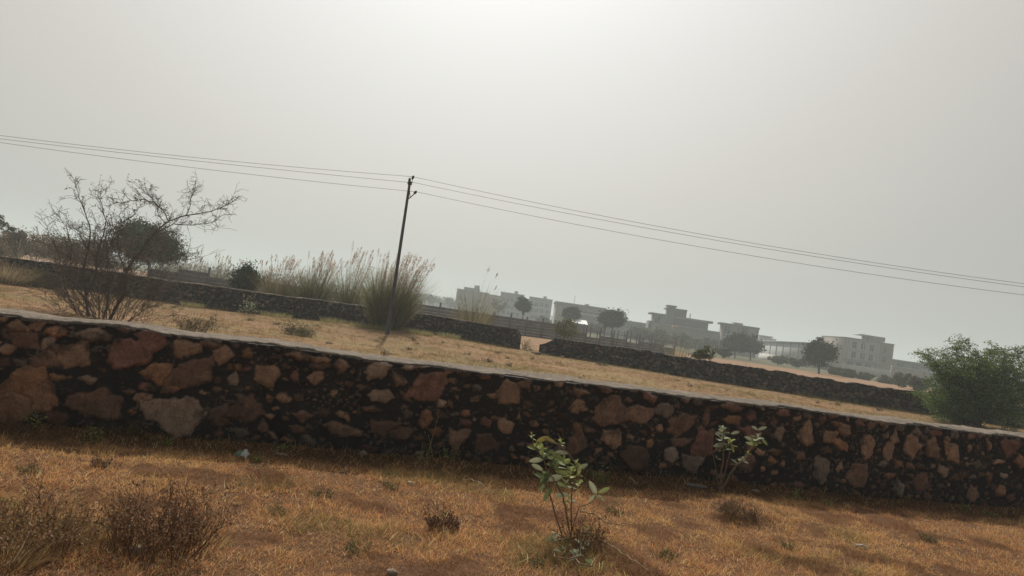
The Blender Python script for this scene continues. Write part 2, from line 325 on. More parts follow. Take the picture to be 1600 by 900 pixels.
# near wall: front line from the top edge seen in the photograph
WT = 1.02
a = PZ(0, 487, WT+.02); b = PZ(1600, 684, WT+.02); ab = (b-a); ab.z = 0; Lab = ab.length; ab.normalize()
A0 = a-ab*5; B0 = b+ab*6
nrm = Vector((ab.y, -ab.x, 0))
def on_wall(x, y):
    d = fw*F_PX + CR*(x-800) - CU*(y-450); t = ((A0.x-0)*nrm.x+(A0.y-0)*nrm.y)/(d.x*nrm.x+d.y*nrm.y)
    q = d*t; return (q.x-A0.x)*ab.x+(q.y-A0.y)*ab.y, EYE+q.z, t*F_PX
st_px = [(6,492,15,10,'T'),(32,505,30,18,'T'),(60,503,23,15,'T'),(8,515,18,14,'B'),(37,528,37,28,'B'),(10,542,22,17,'T'),(75,537,22,27,'P'),(91,515,29,17,'O'),(147,523,50,27,'P'),(68,559,39,27,'B'),(116,553,41,46,'T',35),
(205,552,80,54,'R',15),(237,527,42,34,'R'),(249,578,37,34,'O'),(290,541,52,26,'T',12),(305,580,66,45,'B',12),(349,551,28,20,'T'),(330,535,32,12,'B'),(195,515,27,8,'B'),(46,612,86,78,'O'),(15,634,60,56,'O'),(90,586,22,11,'O'),(138,592,29,11,'P'),
(153,632,82,48,'B'),(227,623,27,16,'T'),(280,649,74,56,'P'),(274,603,20,8,'O'),(318,610,17,6,'T'),(342,650,36,30,'D'),(390,553,16,16,'O'),(415,586,42,32,'T',10),(365,592,15,20,'P'),(469,554,34,12,'B'),(502,559,31,9,'T'),(503,570,32,12,'D'),
(534,569,27,25,'T',-30),(591,574,39,33,'P'),(627,592,26,15,'T'),(596,615,36,24,'P'),(494,587,28,20,'T'),(462,589,14,20,'R'),(444,622,24,17,'T'),(394,645,36,30,'B'),(370,645,24,28,'D'),(422,650,15,9,'T'),(475,649,22,17,'B'),(536,647,26,11,'T',-20),
(582,637,38,10,'B'),(539,671,50,22,'B'),(597,668,36,24,'D'),(622,676,30,18,'D'),(522,611,11,13,'T'),(639,570,32,11,'P'),(662,570,17,7,'T'),(672,602,54,46,'R',25),(701,578,12,7,'T'),(723,580,20,11,'T'),(758,584,24,13,'O'),(796,612,37,35,'T'),
(820,598,26,18,'B'),(714,619,9,7,'O'),(689,629,15,12,'P'),(664,652,23,28,'O'),(711,646,18,8,'G'),(741,655,8,7,'P'),(790,662,33,22,'T',-30),(712,682,25,32,'B'),(758,690,42,34,'D'),(630,678,28,24,'D'),(904,637,28,22,'T'),(836,661,20,10,'T'),
(852,672,12,10,'B'),(900,696,32,28,'B'),(908,611,28,14,'B'),(811,648,6,9,'T'),(929,622,16,12,'B'),(947,608,29,12,'R'),(952,644,52,44,'B',15),(998,648,42,34,'B'),(1014,619,24,16,'R',-20),(1038,640,31,28,'G',20),(1072,623,16,10,'T'),(1088,627,16,10,'B'),
(1068,660,44,34,'B',30),(1030,669,16,12,'T'),(1048,672,16,10,'R'),(1102,654,16,18,'B'),(1145,636,42,14,'B'),(1144,654,33,16,'O'),(1174,650,17,22,'R'),(922,672,22,9,'B'),(954,684,36,30,'T',-15),(1016,694,17,14,'O'),(1062,690,38,12,'B'),
(1096,698,36,44,'R'),(1048,710,26,26,'G',-30),(1081,724,30,30,'G'),(996,716,52,34,'D'),(1170,678,25,28,'R'),(1188,708,14,10,'T'),(1166,726,36,32,'B'),(1191,637,15,7,'P'),(1224,644,23,14,'R'),(1217,680,19,19,'P'),(1261,684,39,27,'T',-15),
(1296,684,28,20,'T'),(1315,695,36,18,'O',-20),(1354,694,30,37,'T',20),(1389,702,24,25,'T'),(1320,672,26,16,'B'),(1324,654,8,8,'T'),(1344,658,16,11,'R'),(1363,662,18,15,'B'),(1383,663,14,12,'T'),(1406,665,18,12,'G'),(1384,679,12,12,'T'),
(1399,683,15,17,'T'),(1210,707,24,8,'B'),(1206,722,16,12,'O'),(1191,734,10,10,'T'),(1222,727,8,12,'T'),(1283,734,34,40,'G'),(1311,729,12,14,'T'),(1340,740,40,40,'B'),(1380,724,26,10,'G'),(1390,741,25,9,'O',12),(1404,762,18,18,'G'),
(1432,675,17,12,'G'),(1465,675,24,13,'R'),(1492,678,19,14,'G'),(1518,680,15,11,'R'),(1422,698,30,35,'T'),(1456,703,28,30,'T'),(1479,688,13,15,'B'),(1488,706,26,28,'T'),(1514,700,11,15,'T'),(1527,700,8,12,'B'),(1545,697,12,16,'B'),
(1575,697,29,26,'R'),(1509,715,9,5,'P'),(1511,724,9,7,'T'),(1593,721,27,20,'O',-25),(1560,722,22,8,'T'),(1422,728,21,13,'B'),(1457,728,8,8,'T'),(1472,736,19,14,'P'),(1438,753,30,32,'R',20),(1544,744,16,13,'O'),(1568,742,16,9,'P'),
(1519,745,19,7,'G'),(1520,770,32,23,'B'),(1562,767,22,20,'O'),(1482,757,5,5,'T'),(1245,655,12,8,'T'),(1262,650,16,9,'B'),(1285,655,14,8,'R'),(875,598,14,7,'T'),(860,640,9,6,'T'),(560,590,10,8,'D'),(430,560,16,9,'D'),(340,592,12,14,'D')]
CM = dict(T=TAN, B=BRN, O=ORG, P=PAL, D=DRK, R=RED, G=GRY)
stones = []
rs = np.random.default_rng(3)
taken = []
for q in st_px:
    s_, z_, dist = on_wall(q[0], q[1]); k = dist/F_PX*.53
    an = R(q[5]) if len(q) > 5 else R(float(rs.normal()*6))
    stones.append((s_, z_, q[2]*k*1.03, q[3]*k*1.05, an-0*ROLL, CM[q[4]], .012+.022*rs.random())); taken.append((s_, z_, max(q[2], q[3])*k))
sA, _, _ = on_wall(0, 560); sB, _, _ = on_wall(1600, 740); LW = (B0-A0).length
fill = []
for i in range(9000):
    s_ = rs.random()*LW; z_ = rs.random()*1.02; inside = sA < s_ < sB
    r = (.10+.10*rs.random()) if (not inside and i < 500) else ((.035+.05*rs.random()) if i < 4200 else (.008+.022*rs.random()**2))
    if all((s_-t[0])**2+(z_-t[1])**2 > ((t[2]+r)*.95)**2 for t in taken if abs(s_-t[0]) < .7):
        cl = [TAN, BRN, ORG, RED, GRY, DRK][rs.integers(6)]
        dk = .40+.6*rs.random()
        if r < .09: cl = tuple(dk*v for v in cl)
        fill.append((s_, z_, r*(1+.4*rs.random()), r*(.6+.3*rs.random()), rs.normal()*.3, cl, .008+.015*rs.random()*min(1, r/.06)))
        if r > .03 or i % 3 == 0: taken.append((s_, z_, r))
near_wall = thing('rubble_wall', 'long low rubble stone wall with dark mortar and pale cement top, nearest to the viewer', 'stone wall', ((A0.x+B0.x)/2, (A0.y+B0.y)/2, 0))
topf = lambda s: WT+(fbm(s*.8, s*0+3, 3, 14)-.5)*.06+(fbm(s*4, s*0+3, 3, 15)-.5)*.025
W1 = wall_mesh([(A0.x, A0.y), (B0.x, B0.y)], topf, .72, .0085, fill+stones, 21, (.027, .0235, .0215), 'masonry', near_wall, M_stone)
coping(W1, .70, .0, 'coping', near_wall, M_coping, th=.020, res=.012)

# middle wall in two lengths with a gap
def rubble(Lw, hh, seed, cw=.24, chh=.15):
    r_ = np.random.default_rng(seed); out = []; z = -.1; k = 0
    while z < hh+.1:
        s_ = (k % 2)*.1; rowh = chh*(.75+.5*r_.random())
        while s_ < Lw:
            w_ = cw*(.35+1.4*r_.random()**1.5); v = .45+1.0*r_.random(); base = [(.115, .10, .09), (.135, .11, .09), (.09, .08, .075), (.15, .11, .085), (.10, .095, .09)][r_.integers(5)]
            if r_.random() < .05: base = (.24, .17, .12)
            out.append((s_+w_/2, z+rowh/2+r_.normal()*.03, w_*.50, rowh*(.42+.12*r_.random()), r_.normal()*.4, tuple(v*c_ for c_ in base), .03+.04*r_.random())); s_ += w_*1.04
        z += rowh; k += 1
    return out
def mid_wall(label, pts, hgtf, seed, cop):
    Lw = sum(math.dist(pts[i], pts[i+1]) for i in range(len(pts)-1))
    t = thing('rubble_wall', label, 'stone wall', (pts[0][0], pts[0][1], 0), 'weathered rubble walls across the field')
    w = wall_mesh(pts, hgtf, .42, .028, rubble(Lw, 1.1, seed), seed, (.022, .021, .021), 'masonry', t, M_stone2, warp=.03, rough=.04)
    if cop: coping(w, .40, .01, 'coping', t, M_coping, seed=seed, th=.04, res=.08, s0=cop[0]*w['L'], s1=cop[1]*w['L'])
    return w
def base2(x, Y): q = P(x, 500, Y); return (q.x, Y)
def colx(x, Y, z=.6):                                # world x of the photo column x at height z
    y = 450
    for _ in range(6):
        q = P(x, y, Y); y += (q.z-z)*F_PX/Y
    return P(x, y, Y).x
pl = [(colx(x, Y), Y) for x, Y in ((-120, 35.2), (100, 35.4), (245, 35.6), (354, 36.4), (539, 39.6), (700, 40.3), (815, 40.8))]
WL = mid_wall('dark weathered rubble wall left of the gap, running behind the leaning pole', pl, lambda s: (1.06+(fbm(s*.5, s*0, 3, 5)-.5)*.08+(fbm(s*3, s*0, 3, 5)-.5)*.06)*(1-.25*sstep(max(s)-.35, max(s), s)), 31, (.18, .93))
pr_ = [(colx(x, Y), Y) for x, Y in ((843, 39.5), (980, 38.5), (1120, 36.4), (1280, 35.2), (1440, 34.6), (1700, 34.0))]
WR = mid_wall('dark weathered rubble wall right of the gap, running towards the green thorn tree', pr_, lambda s: (.97+(fbm(s*.4, s*0+9, 3, 6)-.5)*.09+(fbm(s*2.5, s*0+9, 3, 6)-.5)*.16)*(.5+.5*sstep(-.1, 1.1, s)), 47, None)

# ------------------------------------------------------------------ grass: near lawn, field, tall fringes
def front_of_wall(X, Y): return (X-A0.x)*nrm.x+(Y-A0.y)*nrm.y
def blades(n, X, Y, Ln, w, col, segs=2, lean=.5):
    Z = hgt(X, Y)-.004; P0 = np.stack([X, Y, Z], 1); a = rng.random(n)*6.283; l_ = rng.random(n)*lean
    D = np.stack([np.cos(a)*l_, np.sin(a)*l_, np.ones(n)], 1); a2 = a+rng.normal(size=n)*.8
    bd = np.stack([np.cos(a2), np.sin(a2), -.4*np.ones(n)], 1)
    ribbons(mbg, P0, D, Ln, w, rng.random(n)*.8, bd, segs, col)
mbg = MB()
nc = 125000; per = 13
Yc = 2.3+rng.random(nc)*10; Xc = -7.5+rng.random(nc)*19; keep = (np.abs(Xc) < .76*Yc+1.8) & (front_of_wall(Xc, Yc) > .04) & (rng.random(nc) < .62+.38*sstep(.38, .55, fbm(Xc*5, Yc*5, 3, 77)))
Xc, Yc = Xc[keep], Yc[keep]; nc = len(Xc); csz = .4+1.1*rng.random(nc)**1.5; cto = .72+.5*rng.random(nc); cid = np.repeat(np.arange(nc), per)
cid = cid[rng.random(len(cid)) < np.clip(6.5/Yc[cid], .35, 1)]; n = len(cid); sp = .028*csz[cid]
X = Xc[cid]+rng.normal(size=n)*sp*1.2; Y = Yc[cid]+rng.normal(size=n)*sp*1.2; dw = front_of_wall(X, Y); k = dw > .02; X, Y, dw, cid = X[k], Y[k], dw[k], cid[k]; n = len(X)
f1 = fbm(X*1.1, Y*1.1, 4, 50); f2 = fbm(X*.6, Y*.6, 3, 60); f3 = fbm(X*4, Y*4, 3, 70)
base = pal([(.46, .25, .11), (.40, .195, .088), (.56, .36, .165), (.28, .145, .07), (.64, .45, .24), (.15, .085, .048)], n, .2, [.27, .25, .17, .15, .08, .08])
straw = pal([(.50, .31, .125), (.40, .225, .09), (.60, .40, .20)], n)
olive = pal([(.17, .15, .055), (.12, .12, .045), (.25, .18, .08)], n)
dark = pal([(.10, .05, .03), (.15, .075, .04)], n)
m = sstep(.48, .62, f2+.1*(rng.random(n)-.5)); base = lerp(base, straw, m*.75)
m = sstep(.60, .70, f1)*(rng.random(n) < .65); base = lerp(base, olive, m*.9)
m = sstep(.58, .68, fbm(X*2.3, Y*2.3, 4, 81)); base = lerp(base, dark, m*.75)
m = sstep(.95, .6, dw+.15*(fbm(X*6, Y*6, 2, 3)-.5))*(rng.random(n) < .8); base = lerp(base, lerp(olive*.35, dark*.5, rng.random(n).round()), m)  # olive and brown wall-foot weeds, with the wall's shade also painted into their colour
base = base*cto[cid][:, None]; Ln = csz[cid]*(.018+.045*rng.random(n))*(.55+1.0*f3)*(1+.7*sstep(.55, .7, f1))*(1+.8*sstep(.8, .2, dw)*(rng.random(n) < .35))
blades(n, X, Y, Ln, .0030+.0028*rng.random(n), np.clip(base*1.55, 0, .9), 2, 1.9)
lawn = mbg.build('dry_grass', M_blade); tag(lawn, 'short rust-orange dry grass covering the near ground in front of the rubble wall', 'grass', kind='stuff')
# field between the walls
mbg = MB(); nc = 26000; Yc = 16+rng.random(nc)**.8*24.5; Xc = (rng.random(nc)-.5)*2*(.80*Yc+2); kp = rng.random(nc) < .2+.8*sstep(.40, .6, fbm(Xc*1.3, Yc*1.3, 3, 96)); Xc, Yc = Xc[kp], Yc[kp]; nc = len(Xc)
cid = np.repeat(np.arange(nc), 12); n = len(cid); Yb_ = 16+rng.random(90000)**.8*24.5; X = np.concatenate([Xc[cid]+rng.normal(size=n)*.06, (rng.random(90000)-.5)*2*(.80*Yb_+2)]); Y = np.concatenate([Yc[cid]+rng.normal(size=n)*.06, Yb_]); ctn = np.concatenate([(.45+.8*rng.random(nc))[cid], np.full(90000, .9)]); csz = np.concatenate([(.7+1.1*rng.random(nc)**2)[cid], np.full(90000, .8)])
Yw = np.interp(X, [q[0] for q in pl]+[q[0] for q in pr_], [q[1] for q in pl]+[q[1] for q in pr_]); gapx = (X > pl[-1][0]) & (X < pr_[0][0])
k = (Y < Yw-.05) | gapx; X, Y, Yw, ctn, csz = X[k], Y[k], Yw[k], ctn[k], csz[k]; n = len(X)
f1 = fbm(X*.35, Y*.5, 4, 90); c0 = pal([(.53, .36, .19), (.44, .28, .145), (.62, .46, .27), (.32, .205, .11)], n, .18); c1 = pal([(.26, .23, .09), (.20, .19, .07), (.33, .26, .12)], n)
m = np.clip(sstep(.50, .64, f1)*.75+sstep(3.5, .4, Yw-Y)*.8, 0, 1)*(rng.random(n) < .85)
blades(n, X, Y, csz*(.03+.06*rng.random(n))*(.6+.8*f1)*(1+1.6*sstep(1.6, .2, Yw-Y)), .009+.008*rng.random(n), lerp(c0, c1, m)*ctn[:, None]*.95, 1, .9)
fld = mbg.build('field_grass', M_blade); tag(fld, 'straw coloured short grass over the field between the two stone walls', 'grass', kind='stuff')

# ------------------------------------------------------------------ vegetation builders
def rv(): return Vector((random.gauss(0, 1), random.gauss(0, 1), random.gauss(0, 1)))
def limb(mb, pts, r0, r1, n=4, c=(.06, .045, .035), wob=.02, sub=4):
    """smooth-ish limb through given points"""
    out = []
    for i in range(len(pts)-1):
        for j in range(sub): 
            q = Vector(pts[i]).lerp(Vector(pts[i+1]), j/sub); out.append(q+(rv()*wob if (i or j) else Vector()))
    out.append(Vector(pts[-1])); k = len(out); mb.tube(out, np.linspace(r0, r1, k), n, c); return out
def twigs(mb, p, d, ln, r, lev, c, tips=None, spread=.7, up=.15, nseg=3, kids=(2, 4), minr=.0035):
    pts = [p]; q = Vector(p); dd = Vector(d).normalized()
    for i in range(nseg):
        dd = (dd+rv()*.16+Vector((0, 0, up))*.3).normalized(); q = q+dd*ln/nseg; pts.append(q.copy())
    mb.tube(pts, np.linspace(r, max(minr, r*.5), nseg+1), 3, c, cap=False)
    if tips is not None: tips.append((pts[-1], dd.copy())); tips.append((pts[len(pts)//2], dd.copy()))
    if lev > 0:
        for k_ in range(random.randint(*kids)):
            i = random.randint(1, nseg); nd = (dd+rv()*spread).normalized()
            twigs(mb, pts[i], nd, ln*random.uniform(.5, .8), max(minr, r*.6), lev-1, c, tips, spread, up, nseg, kids, minr)
def crown(mb, cen, rad, ncl, per, ls, cols, clr=.36, flatb=.0, seed=0, asp=.6):
    """leaf clumps spread through an ellipsoid's volume, denser near its surface"""
    r_ = np.random.default_rng(seed+1)
    d = r_.normal(size=(ncl, 3)); d /= np.linalg.norm(d, axis=1)[:, None]; rr = r_.random(ncl)**.45
    lump = .45+1.0*fbm(d[:, 0]*1.6+5+seed, d[:, 2]*1.6+d[:, 1]*1.3+5, 2, seed % 40)
    c = d*(rr*lump)[:, None]; c[:, 2] = np.where(c[:, 2] < 0, c[:, 2]*(1-flatb), c[:, 2]); c = np.array(cen)+c*np.array(rad)
    rc = clr*min(rad)*(.5+r_.random(ncl)); tone = .65+.7*r_.random(ncl)
    idx = np.repeat(np.arange(ncl), per); q = r_.normal(size=(len(idx), 3)); q[:, 2] *= .6
    pos = c[idx]+q*rc[idx][:, None]*.62
    col = pal(cols, len(idx), .15)*tone[idx][:, None]
    leaves(mb, pos, ls, col, asp); return c
def tree(name, label, cat, x, ytop, ybot, wpx, Y, cols, group=None, ncl=60, per=60, ls=.12, trunk=.08, flatb=.5, yb=None, asp=.6, dy=.9):
    bx = colx(x, Y, 1.0); base = Vector((bx, Y, H(bx, Y)))
    top = P(x, ytop, Y); bot = P(x, ybot, Y); rad = (wpx*Y/F_PX/2, wpx*Y/F_PX/2*dy, (top.z-bot.z)/2); cx = (top.x+bot.x)/2
    cen = (cx, Y, (top.z+bot.z)/2)
    t = thing(name, label, cat, base, group); mb = MB()
    cl = crown(mb, cen, rad, ncl, per, ls, cols, flatb=flatb, seed=int(x)+50, asp=asp); mb.build('crown', M_farleaf, t)
    mt = MB(); fork = Vector((base.x*.6+cen[0]*.4, Y, max(base.z+.15, min(cen[2]-rad[2]*.5, base.z+(cen[2]-base.z)*.55))))
    limb(mt, [base-Vector((0, 0, .1)), fork], trunk, trunk*.7, 6, (.07, .055, .045), wob=trunk*.2)
    for k_ in range(min(12, ncl//3)): 
        e = Vector(cl[k_*(len(cl)//12) % len(cl)]); mid_ = (fork+e)/2+Vector((0, 0, rad[2]*.12)); limb(mt, [fork, mid_, e], trunk*.45, trunk*.12, 4, (.07, .055, .045), wob=trunk*.3, sub=3)
    mt.build('trunk', M_twig, t); return t
def reeds(name, label, x, ybase_Y, hpx, wpx, nb, npl, group=None, cols=None, tilt=(.0, 0), pc=None, zoff=0, spread=.30, cat='tall grass', plen=.5):
    Y = ybase_Y; s1 = Y/F_PX; bx = colx(x, Y, .1); r = wpx*s1/2; h = hpx*s1
    base = Vector((bx, Y, H(bx, Y)+zoff)); t = thing(name, label, cat, base, group); mb = MB()
    cols = cols or [(.15, .15, .065), (.21, .19, .09), (.30, .25, .14), (.10, .115, .05), (.40, .32, .19)]
    a = rng.random(nb)*6.283; rr = np.sqrt(rng.random(nb))*r*.55; dx, dy = np.cos(a)*rr, np.sin(a)*rr
    P0 = np.stack([bx+dx, Y+dy*.7, np.full(nb, base.z)], 1)
    D = np.stack([dx/r*spread*2+rng.normal(size=nb)*.13+tilt[0], dy/r*spread+rng.normal(size=nb)*.13, np.ones(nb)], 1)
    Ln = h*(.22+.62*rng.random(nb)); a2 = np.arctan2(dy, dx)+rng.normal(size=nb)*.7
    bd = np.stack([np.cos(a2), np.sin(a2), -.55*np.ones(nb)], 1)
    ribbons(mb, P0, D, Ln, np.full(nb, max(.0032, min(.02, .5*s1))), .05+.45*rng.random(nb)**2, bd, 5, pal(cols, nb, .2))
    mb.build('blades', M_blade, t)
    if npl:
        mp = MB(); pcs = pc or [(.60, .50, .42), (.68, .58, .50), (.50, .40, .33)]
        for i in range(npl):
            a_ = random.random()*6.28; q = math.sqrt(random.random())*r*.5; ox, oy = math.cos(a_)*q, math.sin(a_)*q*.7
            hh = h*(.58+.46*random.random())*(1-.12*(q/r)); d = Vector((ox/r*spread*1.5+random.gauss(0, .07)+tilt[0], oy/r*spread+random.gauss(0, .07), 1)).normalized()
            b0 = Vector((bx+ox, Y+oy, base.z)); bnd = Vector((1, random.gauss(0, .3), -.15))*(.05+.12*random.random()); pts = [b0+d*hh*u+bnd*hh*u*u for u in (0, .35, .7, 1)]
            mp.tube(pts, [.006, .005, .004, .002], 3, (.36, .30, .19), cap=False)
            pn = int(26+random.random()*14); pl_ = plen*(.7+.5*random.random()); tail = (pts[3]-pts[2]).normalized()
            u = rng.random(pn); pos = np.array(pts[3])[None]-np.array(tail)[None]*(u*pl_)[:, None]
            wd = .05*np.sin(np.clip(u*1.05+.05, 0, 1)*3.14)**.7+.008; pos = pos+rng.normal(size=(pn, 3))*wd[:, None]*.5+np.array([.03, 0, -.01])*rng.random((pn, 1))
            leaves(mp, pos, max(.07, 2.2*s1), pal(pcs, pn, .12), .36, dirs=np.tile(np.array(tail), (pn, 1)))
            if npl <= 4: mp.build('plume', M_blade, t); mp = MB()
        if npl > 4: mp.build('plumes', M_blade, t)
    return t

# ------------------------------------------------------------------ concrete fence with posts
fl = [(x, Y) for x, Y in ((-60, 52), (232, 56), (360, 60), (700, 72), (1060, 90))]
f0 = Vector((colx(232, 55, 1), 55)); f1_ = Vector((colx(1062, 91, 1), 91)); Lf = (f1_-f0).length; fd = (f1_-f0)/Lf; fn = Vector((fd.y, -fd.x))
fence = thing('concrete_fence', 'grey precast concrete panel fence with upright posts, behind the dark rubble walls', 'fence', (f0.x, f0.y, 0))
nb = int(Lf/2.12)
def obox(mb, c2, z0, z1, hl, ht, c=(1, 1, 1)):
    v = []
    for z in (z0, z1):
        for a_, b_ in ((-hl, -ht), (hl, -ht), (hl, ht), (-hl, ht)):
            q = c2+fd*a_-fn*b_; v.append((q.x, q.y, z))
    mb.add(v, [(3, 2, 1, 0), (4, 5, 6, 7), (0, 1, 5, 4), (1, 2, 6, 5), (2, 3, 7, 6), (3, 0, 4, 7)], c)
for i in range(nb+1):
    c2 = f0+fd*(i*2.12); x_frac = i/nb; gz = H(c2.x, c2.y)
    mb = MB(); tall = (1.95 if i % 2 else 2.12)+random.uniform(-.04, .06); obox(mb, c2, gz-.2, gz+tall, .07, .07); mb.build('post', M_conc, fence)
    if i < nb:
        pc_ = c2+fd*1.06; mb = MB(); npan = 5 if x_frac < .16 else (6 if x_frac < .66 else 4)
        if x_frac < .16 and i % 3 == 1: npan = 6
        for k_ in range(npan):
            if x_frac > .66 and k_ == 3 and i % 3 == 0: continue
            z0 = gz-.1+k_*.30; obox(mb, pc_+fn*random.uniform(-.008, .008), z0+.008, z0+.292, .985, .025)
        if x_frac > .66: obox(mb, pc_, gz+1.45, gz+1.52, .985, .03)
        mb.build('panel', M_conc, fence)
thin = thing('post_fence', 'row of thin bare concrete posts standing behind the panel fence', 'fence', (f1_.x-14, f1_.y-2, 0))
for i in range(17):
    c2 = Vector((f1_.x, f1_.y))-fd*(i*1.12)-fn*3.0; mb = MB(); gz = H(c2.x, c2.y); obox(mb, c2, gz-.2, gz+2.15+random.uniform(-.1, .1), .05, .05); mb.build('post', M_conc, thin)
mb = MB()
for z in (1.2, 1.75):
    mb.tube([(f1_.x-fd.x*k_*1.12-fn.x*3.06, f1_.y-fd.y*k_*1.12-fn.y*3.06, z+H(0, 90)+random.uniform(-.03, .03)) for k_ in range(17)], .012, 4)
mb.build('wire', M_wire, thin)

# ------------------------------------------------------------------ utility pole and wires
PY = 33.0; pb = PZ(604, 529); pb = Vector((pb.x, pb.y, H(pb.x, pb.y))); PY = pb.y
ptop = P(640.5, 284, PY)
pole = thing('utility_pole', 'slim dark concrete power pole leaning slightly, in front of the tall plumed grass', 'utility pole', pb)
mb = MB(); ax_ = (ptop-pb).normalized()
pts = [pb-ax_*.3]+[pb.lerp(ptop, q) for q in (.25, .5, .75, 1)]; mb.tube(pts, [.088, .08, .072, .064, .056], 4, (1, 1, 1)); mb.build('shaft', M_pole, pole)
mb = MB(); c_ = P(640.5, 285, PY); mb.box(c_.x-.085, c_.x+.085, PY-.09, PY+.09, c_.z-.10, c_.z+.02); mb.build('top_clamp', M_metal, pole)
mb = MB(); mb.tube([P(639, 283, PY), P(640.5, 280.5, PY)], .05, 6); mb.tube([P(641, 284, PY-.05), P(644.5, 285.5, PY-.05)], .03, 4); mb.tube([P(643.5, 286, PY-.05), P(644.6, 279, PY-.05)], .014, 4); mb.build('top_bracket', M_metal, pole)
mb = MB(); mb.tube([P(637.5, 311, PY-.08), P(640.5, 309, PY-.1), P(645.2, 305, PY-.1), P(647.5, 302.5, PY-.1)], .022, 4)
mb.tube([P(640, 297, PY-.07), P(640.8, 309, PY-.1)], .016, 4); mb.build('side_bracket', M_metal, pole)
def insul(p, d):
    mb = MB(); d = Vector(d).normalized(); pts = [p+d*u for u in (-.09, -.06, -.04, -.01, .01, .04, .06, .09)]; mb.tube(pts, [.02, .05, .065, .045, .07, .05, .045, .015], 8); mb.build('insulator', M_porc, pole, True)
insul(P(645.2, 277.2, PY-.05), (.3, 0, 1)); insul(P(649, 300.6, PY-.1), (.5, 0, .8)); insul(P(640, 281, PY+.06), (0, 0, 1))
def wire(label, pxs):
    pp = [P(x, y, PY-.05) for x, y in pxs]
    xs = [q.x for q in pp]; zs = [q.z for q in pp]; co = np.polyfit(xs, zs, 2); co0 = np.polyval(co, xs[0])
    sgn = 1 if xs[-1] > xs[0] else -1; X = xs[0]+sgn*np.linspace(0, 47, 60); Z = np.polyval(co, X)-co0+zs[0]
    mb = MB(); mb.tube([(a_, PY-.05, b_) for a_, b_ in zip(X, Z)], .0078, 4, (1, 1, 1)); o = mb.build('wire', M_wire); tag(o, label, 'power line', 'power lines on the pole'); return o
wire('topmost power line strung left from the pole top', [(645, 276), (590, 271.5), (340, 249.6), (0, 211.5)])
wire('middle power line strung left from the pole', [(638, 285), (590, 280.5), (340, 255), (0, 217)])
wire('lowest power line strung left from the pole', [(648, 299.5), (590, 293.5), (340, 266.5), (0, 222.5)])
wire('topmost power line strung right from the pole top', [(645, 276), (700, 288.5), (1260, 394), (1600, 443.5)])
wire('middle power line strung right from the pole', [(641, 284), (700, 297), (1260, 399), (1600, 448.5)])
wire('lowest power line strung right from the side bracket', [(650, 299.5), (700, 309.5), (1260, 413), (1600, 460.5)])

# ------------------------------------------------------------------ tall plumed grass clumps
G1 = 'tall plumed grass clumps along the middle wall'
GC = [(.12, .145, .06), (.17, .18, .08), (.26, .24, .13), (.08, .10, .045), (.38, .33, .21)]
reeds('plume_grass', 'largest plumed grass clump, in front of the middle wall right behind the pole', 603, 35.6, 128, 88, 4600, 160, G1, tilt=(.02, 0), spread=.20, zoff=.02, cols=GC)
reeds('plume_grass', 'tall sparse plumed grass clump behind the wall, just left of the largest clump', 541, 42.5, 128, 34, 900, 50, G1, tilt=(.02, 0), spread=.16, cols=GC)
reeds('plume_grass', 'wide plumed grass clump behind the wall in the middle of the row', 484, 41.5, 112, 50, 2300, 85, G1, tilt=(.0, 0), spread=.20, cols=GC)
reeds('plume_grass', 'pale plumed grass clump touching the right side of the dark green bush', 431, 41, 100, 44, 1500, 60, G1, tilt=(-.02, 0), spread=.24, cols=[(.20, .175, .09), (.30, .25, .14), (.13, .135, .065)])
reeds('reed_grass', 'slim upright reed clump behind the wall in front of the farthest apartment block', 735, 42.5, 122, 44, 600, 3, None, tilt=(.0, 0), spread=.32, plen=.25)
reeds('reed_grass', 'thin wispy reed tuft at the right end of the concrete fence', 1057, 41, 84, 22, 200, 2, None, tilt=(-.02, 0), spread=.3, plen=.2)
GF = 'hazy reeds behind the concrete fence'
for i, (x, w_, h_) in enumerate(((262, 40, 40), (292, 44, 40), (322, 46, 46), (352, 44, 42), (398, 46, 42))):
    reeds('reed_grass', None, x, 66+i, h_*1.55, w_*1.4, 900, 16, GF, cols=[(.16, .16, .08), (.24, .21, .12), (.12, .13, .07)], spread=.2)['label'] = ['grey-green reed clump behind the fence under the umbrella-shaped tree', 'second reed clump right of the umbrella-shaped tree', 'tallest reed clump behind the left stretch of fence', 'reed clump behind the fence left of the dark green bush', 'hazy reed clump directly behind the dark green bush'][i]

# ------------------------------------------------------------------ trees and bushes
DG = [(.06, .078, .048), (.08, .095, .055), (.05, .065, .042)]; MG = [(.075, .095, .04), (.10, .12, .05), (.055, .075, .03)]; YG = [(.16, .17, .07), (.12, .14, .055), (.22, .20, .09)]
BG = [(.10, .085, .05), (.14, .11, .07), (.08, .08, .045)]
tree('umbrella_tree', 'dense dark umbrella-shaped tree behind the bare thorn bush', 'tree', 234, 349, 418, 98, 58, [(.055, .085, .035), (.075, .105, .045), (.04, .065, .028)], ncl=150, per=170, ls=.15, trunk=.14, flatb=.35)
tree('round_bush', 'dark green bushy shrub behind the middle wall left of the plumed grass', 'bush', 381, 409, 478, 48, 44, [(.06, .08, .035), (.08, .10, .045), (.045, .06, .028)], ncl=90, per=110, ls=.11, trunk=.05, flatb=.1)
tree('slim_tree', 'slim upright tree with narrow crown in front of the pale apartment blocks', 'tree', 817, 464, 492, 24, 150, DG, ncl=50, per=80, ls=.42, trunk=.14)
tree('leafy_tree', 'blue-green tree in front of the left half of the long warehouse', 'tree', 893, 477, 505, 32, 155, DG, ncl=50, per=80, ls=.45, trunk=.15)
tree('leafy_tree', 'broad spreading tree at the right end of the long warehouse', 'tree', 957, 484, 516, 50, 145, DG, ncl=80, per=80, ls=.42, trunk=.18)
